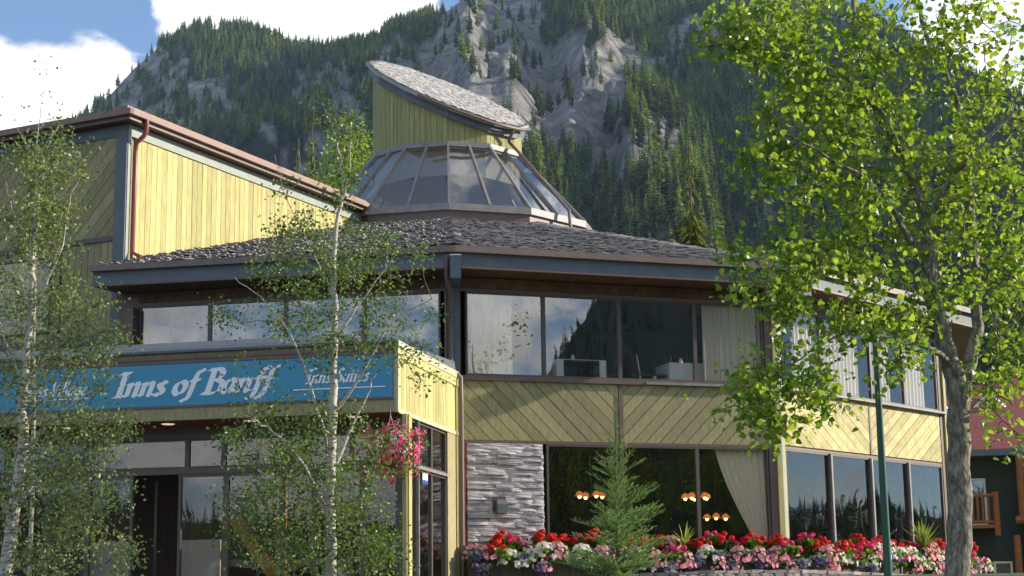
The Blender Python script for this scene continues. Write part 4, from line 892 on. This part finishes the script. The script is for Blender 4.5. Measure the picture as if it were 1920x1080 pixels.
tree('birch_tree','slender white barked birch in front of the blue sign centre','tree',
 [[(622,1110,DB,.085),(618,1000,DB,.08),(618,900,DB,.075),(624,780,DB,.065),(626,650,DB,.055),(628,560,DB,.045),(626,480,DB,.038),(638,380,DB,.026),(640,300,DB,.018),(605,195,DB+.1,.008)],
  [(618,960,DB,.03),(560,860,DB-.4,.024),(500,800,DB-.6,.016),(460,780,DB-.7,.01)],[(622,860,DB,.028),(595,770,DB-.2,.022),(560,660,DB-.3,.016),(500,570,DB-.4,.01),(440,520,DB-.5,.007)],
  [(624,780,DB,.025),(680,700,DB-.2,.018),(730,610,DB-.3,.012),(810,560,DB-.4,.007)],[(626,640,DB,.022),(680,560,DB+.1,.015),(740,480,DB+.2,.008)],[(618,900,DB,.026),(660,800,DB+.2,.02),(690,740,DB+.3,.012),(705,700,DB+.3,.008)],
  [(626,560,DB,.02),(590,480,DB,.013),(540,380,DB,.007),(515,290,DB,.004)],[(640,380,DB,.014),(658,300,DB,.009),(655,210,DB,.005)],[(616,1000,DB,.025),(680,980,DB,.018),(730,970,DB,.01)]],
 [(605,215,14,22,DB,3),(650,240,26,45,DB,10),(640,340,50,50,DB,14),(545,360,35,40,DB,3),(620,430,120,45,DB,24),(560,500,140,45,DB,34),(700,490,110,45,DB,30),(520,590,110,45,DB-.2,22),(690,590,120,45,DB-.2,22),(640,660,90,40,DB,14),(500,700,90,45,DB-.3,5),(740,640,70,40,DB-.2,9),(590,770,110,30,DB,14),(500,830,90,55,DB-.4,40),(640,850,90,60,DB,34),(560,930,130,60,DB,54),(690,960,50,50,DB,14),(600,1030,150,50,DB,56),(470,960,70,70,DB-.3,26),(770,650,35,30,DB-.1,4),(700,1040,60,50,DB,20),(800,700,30,40,DB-.1,3)],
 .058,40,m_birch,m_birchbark,.125,k=4,droop=.5,twigr=.0045,aspect=.62)
DL=21.
tree('birch_tree','pale trunked birch at the left edge in front of the wing','tree',
 [[(5,1110,DL,.09),(22,980,DL,.08),(40,850,DL,.068),(45,720,DL,.055),(58,580,DL,.043),(62,470,DL,.034),(72,380,DL,.024),(85,290,DL,.014),(110,235,DL,.006)],
  [(45,720,DL,.024),(110,650,DL-.2,.016),(170,600,DL-.3,.009)],[(58,580,DL,.02),(110,480,DL,.013),(130,380,DL,.008),(150,330,DL,.005)],[(40,850,DL,.026),(110,780,DL-.2,.018),(190,720,DL-.4,.01)],[(25,960,DL,.026),(90,880,DL,.018),(170,850,DL,.01)],
  [(62,470,DL,.015),(25,400,DL,.009),(10,340,DL,.005)],[(45,720,DL,.02),(10,640,DL,.014),(-20,560,DL,.01)],[(22,980,DL,.02),(-20,900,DL,.015)]],
 [(95,330,62,75,DL,34),(60,300,40,40,DL,10),(110,250,20,22,DL,3),(60,420,66,50,DL,22),(110,420,50,50,DL,12),(50,520,90,55,DL,24),(60,610,110,60,DL,28),(150,560,60,40,DL,10),(110,690,100,50,DL-.1,18),(60,730,90,50,DL-.2,15),(170,640,60,40,DL-.1,12),(90,830,130,50,DL-.1,46),(60,930,120,60,DL,44),(170,900,70,60,DL-.2,24),(110,1030,140,60,DL,46),(190,790,50,40,DL-.2,12)],
 .058,40,m_birchlit,m_birchbark,.125,k=4,droop=.5,twigr=.0045,aspect=.62)
# sparse twig tips above the left birch belong to a taller sapling behind
tree('birch_sapling','thin sparse sapling with few leaves against the white cloud','tree',
 [[(62,900,23,.03),(64,600,23,.022),(66,400,23,.015),(70,300,23,.01),(75,220,23,.007),(88,150,23,.004)],[(70,300,23,.006),(25,230,23,.003)],[(75,240,23,.005),(110,200,23,.003)]],
 [(80,160,22,45,23,5),(60,200,55,35,23,5)],.04,5,m_birch,m_birchbark,.10,k=4,twigr=.003)
# young spruce by the flowers
def spruce(name,label,top,zb,rbase,mat,whorl=.22,twl=.16,group=None,needle=.022,cat='conifer',dens=1.0,lean=0):
    top=np.array(top,float); base=np.array([top[0]-lean,top[1],zb]); H=top[2]-zb; t=thing(name,base,label,cat,group)
    g=MB(); g.tube([base,base+(top-base)*.5,base+(top-base)*.85,top],[.035+H*.008,.02+H*.004,.012,.007],8); g.build('trunk',m_branch,t)
    segs=[]; z=.25
    segs.append((base+(top-base)*(1-.3/H),top))
    for _ in range(3): segs.append((top-Zv*.05,top+np.array([random.uniform(-.05,.05),random.uniform(-.05,.05),random.uniform(.0,.1)])))
    for k in range(5):
        a=random.uniform(0,6.28); o=top-Zv*random.uniform(.25,.5); segs.append((o,o+np.array([math.cos(a)*.09,math.sin(a)*.09,.1])))
    h=.58
    while h<H-.1:
        f=h/H; rl=rbase*h*(.8 if h<.95 else 1); n=int(4+6*f)
        for k in range(n):
            a=random.uniform(0,6.28); l=rl*random.uniform(.55,1.15); hh=h+random.uniform(-.1,.1); o=base+(top-base)*(1-hh/H)
            elev=.75-.75*f+random.uniform(-.15,.15); dr=np.array([math.cos(a)*math.cos(elev),math.sin(a)*math.cos(elev),math.sin(elev)])
            e=o+dr*l+Zv*.1*l; segs.append((o+(e-o)*.1,e)); m=max(1,int(l/.085*dens))
            for i in range(m):
                q=o+(e-o)*((i+.7)/m); s_=l*.34*(1-.7*(i/m))+.07; sd=np.cross(dr,Zv); sd/=np.linalg.norm(sd)
                for sg in(-1,1):
                    v=sd*sg*random.uniform(.5,1)+dr*.8+Zv*random.uniform(0,.75); v/=np.linalg.norm(v); segs.append((q,q+v*s_*random.uniform(.7,1.2)))
        h+=whorl*(.75+.5*f)
    A=np.array([s[0] for s in segs]); B=np.array([s[1] for s in segs]); Ln=np.linalg.norm(B-A,axis=1)
    g=MB(); ix=np.repeat(np.arange(len(A)),np.maximum(4,(Ln/.0045*dens).astype(int))); n=len(ix); f=rng.random(n)[:,None]; Tn=((B-A)/Ln[:,None])[ix]
    p=A[ix]+(B-A)[ix]*f; d=randdir(n); d-=Tn*np.sum(d*Tn,1)[:,None]; d/=np.linalg.norm(d,axis=1)[:,None]; tip=p+d*needle*.8+Tn*needle*.8; w=np.cross(Tn,d)*.0028
    r=np.repeat(rng.random(len(A)),1)[ix]*.75+.25*rng.random(n); g.polys(np.stack([p-w*1.3,p+w*1.3,tip+w*.6,tip-w*.6],1),r); g.build('needles',mat,t); return t
m_spr=leafmat('blue_green_spruce_needles',(.07,.165,.045),(.31,.44,.14),.15,.55,.3)
spruce('young_spruce','young blue green spruce with thin bare leader before the flower boxes',at(1153,772,30.5),1.9,.38,m_spr,.15,dens=1.0)
# ---------------------------------------------------------------- generic distant conifer (mesh)
def conifer_mesh(mb,c,h,r,rows=16,per=9,seed=0,ragged=.35,fine=False):
    c=np.array(c,float); q=np.random.default_rng(seed)
    for i in range(rows):
        f=(i+.3)/rows; z=h*(1-f*.93); rr=r*(f**.8)*(1+ragged*(q.random()-.5)); m=per if f>.2 else 5
        for k in range(m):
            a=q.random()*6.28; l=rr*(.7+.5*q.random()); wd=(l*.30+h*.006)*(.10 if fine else 1); o=c+Zv*(z+h*.015); dr=np.array([math.cos(a),math.sin(a),0]); sd=np.array([-dr[1],dr[0],0])
            e=o+dr*l-Zv*h*.05*(.5+f)*(.6+.8*q.random()); md=o+(e-o)*.55+Zv*h*.008
            if fine:
                for s_ in np.linspace(.15,.98,13):
                    for sg in(-1,1):
                        p=o+(e-o)*s_; l2=l*.30*(1.2-s_); ep=p+(sd*sg*.8+dr*.7+Zv*q.uniform(-.25,.35))*l2; w2=(dr*.5-sd*sg*.5+Zv*.3)*l2*.22; mb.polys(np.array([[p-w2*.6,(p+ep)/2-w2,ep,(p+ep)/2+w2]]),[q.random()])
            mb.polys(np.array([[o,md-sd*wd,e,md+sd*wd]]),[q.random()])
            mb.polys(np.array([[o-Zv*h*(.006 if fine else .03),md-Zv*h*(.008 if fine else .035),e,md]]),[q.random()])
def bgtree(name,label,px,depth,hpx,rfac,mat,rows,per,seed,cat='conifer',group=None):
    tp=at(px[0],px[1],depth); b=at(px[0],px[1]+hpx,depth); h=tp[2]-2.0; t=thing(name,(tp[0],tp[1],2.0),label,cat,group)
    g=MB(); g.tube([[tp[0],tp[1],2.0],tp],[h*.014,.02],7); g.build('trunk',m_branch,t)
    g=MB(); conifer_mesh(g,(tp[0],tp[1],2.0),h,h*rfac,int(rows*.9),int(per*.75),seed,1.1,True); g.build('crown',mat,t); return t
bgtree('conifer_tree','ragged yellow green conifer rising behind the restaurant roof on the right',(1291,262),78,190,.15,m_conif2,46,26,3)
bgtree('conifer_tree','narrow light green conifer behind the roof left of the skylight',(586,212),70,120,.10,m_conif2,46,22,4)
tree('aspen_tree','light green leafy tree behind the roof beside the skylight','tree',
 [[(655,560,66,.16),(655,420,66,.12),(660,320,66,.07),(672,250,66,.03)],[(655,430,66,.07),(620,330,66,.03)],[(655,430,66,.07),(690,340,66,.03)]],
 [(650,330,50,60,66,26),(690,330,20,50,66,10),(620,380,40,40,66,14),(655,260,16,30,66,5)],.14,60,m_poplar,m_branch,.42,k=4,droop=.3,twigr=.012)
bgtree('conifer_tree','dark slim conifer low behind the guest wing gutter',(560,262),75,120,.10,m_conif,40,20,9)
# trees behind the roof at right and shrubs right of the restaurant
for i,(u,v,d,lab) in enumerate([(1500,395,85,'pale green conifer behind the roof left of the poplar branches'),(1600,360,90,'tall green conifer seen through the poplar branches'),(1690,430,80,'green conifer beyond the side eave behind poplar'),(1860,520,95,'dark conifer above the lodge roof'),(1905,470,105,'taller dark conifer above the right end of the lodge roof')]):
    bgtree('conifer_tree',lab,(u,v),d,200,.13,m_conif2 if i<3 else m_conif,40,22,20+i)
# ================================================================ MOUNTAIN
def azel(u,v):
    d=ray(u,v); return math.degrees(math.atan2(d[0],d[1])),math.degrees(math.atan2(d[2],math.hypot(d[0],d[1])))
skl=[(-900,420),(-400,420),(-150,390),(0,330),(100,262),(165,212),(200,180),(250,125),(300,82),(345,58),(390,48),(450,50),(500,62),(545,82),(600,92),(650,90),(700,76),(740,50),(790,30),(840,16),(870,-8),(930,-25),(1050,-45),(1200,-55),(1400,-40),(1550,-5),(1650,40),(1750,100),(1850,150),(1950,200)]
sa=np.array([azel(u,v) for u,v in skl]+[(20,17.5),(24,21.5),(28,25),(34,25),(42,22)])  # closing points raise an off-frame peak, added to shade the central cliffs
R0=330.
def Rr(az): return 1350+250*np.clip((az+2)/12,0,1)+0*az
def mheight(az,r):
    el=np.interp(az,sa[:,0],sa[:,1]); Rd=Rr(az); t=np.clip((r-R0)/(Rd-R0),0,1.35); H=Rd*np.tan(np.radians(el))
    base=np.where(t<=1,.12*t+.88*t**1.12,1-.9*(t-1)**1.5)
    x=r*np.sin(np.radians(az)); y=r*np.cos(np.radians(az))
    rib=fbm(az*.35+40,r/600.+7,3,1)*70+fbm(x/160.+90,y/160.+20,4,2)*26
    w=np.clip(t*4,0,1)*np.clip((1.0-t)*5,.0,1)
    rk=rockf(az,r,H*base,False)
    st=(.25-np.abs(fbm(az*2.4+10,r/60.+3,5,5)))*14*rk
    return 2+H*base*.995+rib*w+st*np.clip((1-t)*6,0,1)
rocks=[(215,175,70,40),(290,140,50,35),(385,175,70,50),(300,230,90,35),(460,235,70,30),(640,215,55,70),(600,290,50,45),(880,60,80,75),(840,130,70,60),(960,40,60,45),(985,110,90,45),(1090,100,70,30),(900,190,80,60),(990,190,70,50),(1140,130,110,22),(1230,105,60,14),(1085,265,80,45),(1010,240,50,35),(1190,280,75,35),(1110,205,60,25),(760,170,40,60),(700,160,40,30),(1280,60,40,20)]
ra=[(*azel(u,v),ru/54.*(1.2 if u>740 else .7),rv/54.*(1.15 if u>740 else .75)) for u,v,ru,rv in rocks+[(930,110,120,50),(1060,160,110,40),(860,200,60,60)]]
def rockf(az,r,z,noise=True):
    el=np.degrees(np.arctan2(z-EYE,r)); m=np.zeros_like(az,dtype=float)
    wx=fbm(az*1.3+5,el*1.3+9,4,8)*1.3; wy=fbm(az*1.3+25,el*1.3+39,4,9)*1.3
    for a,e,ru,rv in ra: m=np.maximum(m,1.22-np.sqrt(((az+wx-a)/ru)**2+((el+wy-e)/rv)**2)*.9)
    m=m+fbm(az*4+3,el*2+8,4,11)*.7
    return np.clip(m*2.2,0,1)
AZ=np.linspace(-30,42,600); RRr=np.concatenate([np.linspace(R0,1000,90),np.linspace(1010,1700,110),np.linspace(1720,2200,14)])
A_,R_=np.meshgrid(AZ,RRr); Zm=mheight(A_,R_); Vm=np.stack([R_*np.sin(np.radians(A_)),R_*np.cos(np.radians(A_)),Zm],-1).reshape(-1,3)
na=len(AZ); jj,ii=np.meshgrid(np.arange(len(RRr)-1),np.arange(na-1),indexing='ij'); q=(jj*na+ii).ravel(); Fm=np.stack([q,q+1,q+na+1,q+na],1)
RK=rockf(A_,R_,Zm); RKf=RK.ravel()[Fm].mean(1)
g=MB(); g.add(Vm,Fm,RKf)
def mountmat():
    m=bpy.data.materials.new('mountain_rock_and_soil'); m.use_nodes=True; t=m.node_tree; b=t.nodes['Principled BSDF']; b.inputs['Roughness'].default_value=.95; b.inputs['Specular IOR Level'].default_value=.1
    a=t.nodes.new('ShaderNodeAttribute'); a.attribute_name='rockv'
    tx=t.nodes.new('ShaderNodeTexCoord'); mpx=t.nodes.new('ShaderNodeMapping'); mpx.inputs['Scale'].default_value=(.035,.035,.03); t.links.new(tx.outputs['Object'],mpx.inputs[0])
    n=t.nodes.new('ShaderNodeTexNoise'); n.inputs['Scale'].default_value=1.6; n.inputs['Detail'].default_value=12; n.inputs['Roughness'].default_value=.76; t.links.new(mpx.outputs[0],n.inputs[0])
    cr_=t.nodes.new('ShaderNodeValToRGB'); e=cr_.color_ramp; e.elements[0].position=.34; e.elements[0].color=(.10,.095,.09,1); e.elements[1].position=.66; e.elements[1].color=(.68,.65,.62,1); k=e.elements.new(.48); k.color=(.36,.345,.33,1); t.links.new(n.outputs['Fac'],cr_.inputs[0])
    x=t.nodes.new('ShaderNodeMix'); x.data_type='RGBA'; x.inputs[6].default_value=(.035,.04,.02,1); t.links.new(cr_.outputs[0],x.inputs[7]); t.links.new(a.outputs['Fac'],x.inputs[0]); t.links.new(x.outputs[2],b.inputs['Base Color'])
    n3=t.nodes.new('ShaderNodeTexNoise'); n3.inputs['Scale'].default_value=3.2; n3.inputs['Detail'].default_value=12; n3.inputs['Roughness'].default_value=.72; t.links.new(mpx.outputs[0],n3.inputs[0])
    u=t.nodes.new('ShaderNodeBump'); u.inputs['Strength'].default_value=1; u.inputs['Distance'].default_value=14; t.links.new(n3.outputs['Fac'],u.inputs['Height']); t.links.new(u.outputs[0],b.inputs['Normal']); return m
m_mt=mountmat(); mo=g.build('mountain',m_mt,smooth=True); tag(mo,kind='structure')
av=mo.data.attributes.new('rockv','FLOAT','POINT'); av.data.foreach_set('value',RK.ravel())
# hills behind the viewer (they show in the windows)
hk=np.array([(60,2.5),(78,3),(92,6),(105,11),(120,18),(130,19.5),(135,17),(137.5,13.5),(139.6,10),(142,7.0),(144,5.5),(150,4.5),(165,3.5),(185,3.5),(200,3),(215,3),(235,5),(255,9),(280,10),(300,6)])
AZ2=np.linspace(60,300,400); RR2=np.linspace(500,2000,50); A2,R2g=np.meshgrid(AZ2,RR2)
def hheight(a,r): 
    t=np.clip((r-500)/1100,0,1.4); return 2+1600*np.tan(np.radians(np.interp(a,hk[:,0],hk[:,1])))*np.where(t<=1,t**1.15,1-(t-1)*1.5)+fbm(a*.5,r/300.,4,3)*30*np.clip(t*3,0,1)*np.clip((1-t)*4,.15,1)
Z2=hheight(A2,R2g); V2=np.stack([R2g*np.sin(np.radians(A2)),R2g*np.cos(np.radians(A2)),Z2],-1).reshape(-1,3)
na=len(AZ2); jj,ii=np.meshgrid(np.arange(len(RR2)-1),np.arange(na-1),indexing='ij'); q=(jj*na+ii).ravel()
g=MB(); g.add(V2,np.stack([q,q+1,q+na+1,q+na],1),.5); tag(g.build('hills',M('wooded_hill_soil',(.03,.045,.02),.95,(.05,.06,.03),.01),smooth=True),kind='structure')
# ---- forest
proto=[]
pcol=bpy.data.collections.new('conifer kinds')
for s_ in range(4):
    g=MB(); conifer_mesh(g,(0,0,0),1,.155+.025*(s_%2),15,9,50+s_,.7); g.tube([[0,0,-.1],[0,0,.95]],[.014,.003],4)
    ob=g.build('conifer_kind',m_conif); COL.objects.unlink(ob); pcol.objects.link(ob); proto.append(ob)
def scatter(n,az0,az1,r0,r1,hf,rk=None):
    az=rng.uniform(az0,az1,n); r=np.sqrt(rng.uniform(r0*r0,r1*r1,n)); z=hf(az,r); keep=np.ones(n,bool)
    if rk: k=rk(az,r,z); keep=rng.random(n)<np.where(k>.45,.035,1-k*.6)
    cl=fbm(r*np.sin(np.radians(az))/60+30,r*np.cos(np.radians(az))/60+60,3,21); keep&=rng.random(n)<np.clip(1.0+cl*1.6,.25,1)
    az,r,z=az[keep],r[keep],z[keep]; return np.stack([r*np.sin(np.radians(az)),r*np.cos(np.radians(az)),z-.3],1)
PT=scatter(70000,-21,21,R0,1640,mheight,rockf)
paz=np.degrees(np.arctan2(PT[:,0],PT[:,1])); pr=np.hypot(PT[:,0],PT[:,1]); PT=PT[(pr>np.interp(paz,[-6,3],[900,R0]))&(rng.random(len(PT))<np.interp(pr,[500,1000],[.45,1]))]
HT=rng.uniform(8,16,len(PT))*(1+.25*fbm(PT[:,0]/50,PT[:,1]/50,2,33))*np.interp(np.hypot(PT[:,0],PT[:,1]),[500,1000],[1.35,1.0])
dist=np.linalg.norm(PT-CAM,axis=1); d_=PT+np.stack([0*HT,0*HT,HT],1)-CAM; zz=d_@fw; uu=960+F*(d_@rt)/zz; vv=540-F*(d_@up)/zz
vis=(uu>1095)&(uu<1440)&(vv>150)&(vv<445)
app=np.where(vis,HT/dist,0); near=np.argsort(-app)[:285]; mask=np.ones(len(PT),bool); mask[near]=False
nobs=[]
for c_,i in enumerate(near):
    pm=proto[c_%4]; ob=bpy.data.objects.new('conifer',pm.data); COL.objects.link(ob); ob.location=PT[i]; h=HT[i]; ob.scale=(h*random.uniform(.85,1.25),h*random.uniform(.85,1.25),h); ob.rotation_euler=(0,0,random.uniform(0,6.28))
    ob['category']='conifer'; ob['group']='conifers on the lower mountain slope'; nobs.append((uu[i],vv[i],ob))
nobs.sort(key=lambda q:-q[1])
for r_ in range(15):
    row=sorted(nobs[r_*19:(r_+1)*19],key=lambda q:q[0])
    for k,q in enumerate(row): q[2]['label']='green conifer on lower mountain slope, '+('lowest row' if r_==0 else ORD2(r_+1)+' row up')+', '+ORD2(k+1)+' from the left'
PT2=scatter(9000,62,298,700,1610,hheight); HT2=rng.uniform(12,22,len(PT2))
def instancer(name,P,H):
    me=bpy.data.meshes.new(name); me.vertices.add(len(P)); me.vertices.foreach_set('co',P.ravel())
    a=me.attributes.new('hgt','FLOAT','POINT'); a.data.foreach_set('value',H)
    a=me.attributes.new('rot','FLOAT','POINT'); a.data.foreach_set('value',rng.uniform(0,6.28,len(P)))
    a=me.attributes.new('wid','FLOAT','POINT'); a.data.foreach_set('value',H*rng.uniform(.85,1.3,len(P)))
    ob=bpy.data.objects.new(name,me); COL.objects.link(ob)
    ng=bpy.data.node_groups.new(name+'_nodes','GeometryNodeTree'); ng.interface.new_socket('Geometry',in_out='INPUT',socket_type='NodeSocketGeometry'); ng.interface.new_socket('Geometry',in_out='OUTPUT',socket_type='NodeSocketGeometry')
    n=ng.nodes; gi=n.new('NodeGroupInput'); go=n.new('NodeGroupOutput'); ip=n.new('GeometryNodeInstanceOnPoints'); ci=n.new('GeometryNodeCollectionInfo'); ci.inputs[0].default_value=pcol; ci.inputs['Separate Children'].default_value=True; ci.inputs['Reset Children'].default_value=True
    def attr(k): 
        x=n.new('GeometryNodeInputNamedAttribute'); x.data_type='FLOAT'; x.inputs[0].default_value=k; return x.outputs[0]
    cs=n.new('ShaderNodeCombineXYZ'); w=attr('wid'); ng.links.new(w,cs.inputs[0]); ng.links.new(w,cs.inputs[1]); ng.links.new(attr('hgt'),cs.inputs[2])
    cr_=n.new('ShaderNodeCombineXYZ'); ng.links.new(attr('rot'),cr_.inputs[2])
    ng.links.new(gi.outputs[0],ip.inputs['Points']); ng.links.new(ci.outputs[0],ip.inputs['Instance']); ip.inputs['Pick Instance'].default_value=True
    ng.links.new(cs.outputs[0],ip.inputs['Scale']); ng.links.new(cr_.outputs[0],ip.inputs['Rotation']); ng.links.new(ip.outputs[0],go.inputs[0])
    md=ob.modifiers.new('forest','NODES'); md.node_group=ng; return tag(ob,kind='stuff')
tag(instancer('forest',PT[mask],HT[mask]),'dark conifer forest covering the mountain slopes and cliff tops','forest')
tag(instancer('forest',PT2,HT2),'conifer forest on the hills facing the hotel','forest')
# ---- roadside trees and a van facing the porch (seen only mirrored in the glass)
for i,(a,d,h) in enumerate([(196,52,9),(203,60,11),(211,48,8),(220,58,12),(228,50,9),(150,60,9),(143,55,11),(157,52,8),(135,60,12),(126,50,10)]):
    x,y=d*math.sin(D(a)),d*math.cos(D(a)); t=thing('conifer_tree',(x,y,0),'roadside conifer on the far side of the road '+['beyond the van','second from the van','third from the van','fourth from the van','fifth from the van','by the bend','left of the bend','right of the bend','well past the bend','last in the row'][i],'conifer')
    g=MB(); g.tube([[x,y,0],[x,y,h]],[.16,.02],6); g.build('trunk',m_branch,t); g=MB(); conifer_mesh(g,(x,y,.5),h,h*.2,30,16,80+i,.6); g.build('crown',m_conif,t)
def broadleaf(x,y,h,w,label,seed):
    q=np.random.default_rng(seed); z0=float(gz(0,y)); t=thing('leafy_tree',(x,y,z0),label,'tree','leafy trees across the forecourt'); c0=np.array([x,y,z0])
    g=MB(); g.tube([c0,c0+Zv*h*.5,c0+Zv*h*.92],[h*.016,h*.01,.02],8)
    cl=c0+Zv*h*.62+q.normal(size=(70,3))*np.array([w*.24,w*.24,h*.17])
    for c in cl[::2]: g.tube([c0+Zv*(c[2]-z0)*.7,(c+c0+Zv*(c[2]-z0)*.8)/2,c],[.04,.03,.01],4,cap=False)
    g.build('trunk',m_branch,t); g=MB(); P_=(cl[:,None,:]+q.normal(size=(70,55,3))*.34).reshape(-1,3); leaves(g,P_,.13,.5,.85,6); g.build('crown',m_poplar,t)
for i,(x_,y_,h_,w_,l_) in enumerate([(17.5,11.5,13.5,6,'tall leafy tree mirrored in the left end of the upper windows'),(42,1,12,8,'leafy tree across the road, farthest east of the row'),(39.5,-3,13,8,'leafy tree across the road, second from the east'),(36,-6,12,8,'leafy tree across the road, third from the east'),(47,5,12,8,'leafy tree at the east end beyond the row'),(33,-9,11,8,'leafy tree across the road, last before the conifers')]):
    broadleaf(x_,y_,h_,w_,l_,300+i)
vc=P.w(-7.5,13.5,0); vf=Fr((vc[0],vc[1],0),101); vz=float(gz(0,vc[1])); van=thing('parked_van',(vc[0],vc[1],vz),'white passenger van parked in front of the porch','van')
g=MB(); prof=[(-2.6,.35),(2.5,.35),(2.6,.9),(2.35,1.15),(1.5,1.35),(1.0,2.05),(.7,2.15),(-2.45,2.15),(-2.62,1.9)]; g.prism([(a,z+vz) for a,z in prof],vf,-.95,.95); g.build('body',m_white,van)
for a,b in((-2.35,-1.1),(-1.0,.1),(.2,1.05)):
    for n_ in(-.96,.96):
        g=MB(); g.prism([(a,vz+1.3),(b,vz+1.3),(min(b,.85),vz+1.95),(a,vz+1.95)],vf,n_-.01,n_+.01); g.build('window',m_dark,van)
for a in(-1.7,1.75):
    for n_ in(-.85,.85):
        g=MB(); c=vf.w(a,n_,vz+.36); th=np.linspace(0,2*math.pi,21)[:-1]; r1_=[c+vf.s*.36*math.cos(q)+Zv*.36*math.sin(q)-vf.n*.12 for q in th]; r2_=[p+vf.n*.24 for p in r1_]; g.ngonring(r1_,r2_,.5); g.add(r1_,[list(range(20))],.5); g.add(r2_,[list(range(20))],.5); g.build('wheel',m_frame,van)
# ================================================================ AIR
g=MB(); g.box(ID,-2250,2250,-2250,2250,-1.2,1000); hz_=g.build('haze',M('tmp',(1,1,1))); hm=bpy.data.materials.new('haze_air'); hm.use_nodes=True; t=hm.node_tree; t.nodes.remove(t.nodes['Principled BSDF'])
pv=t.nodes.new('ShaderNodeVolumePrincipled'); pv.inputs['Color'].default_value=(.5,.72,1,1); pv.inputs['Density'].default_value=.00008; pv.inputs['Anisotropy'].default_value=0; t.links.new(pv.outputs[0],t.nodes['Material Output'].inputs['Volume'])
hz_.data.materials[0]=hm; tag(hz_,kind='stuff')
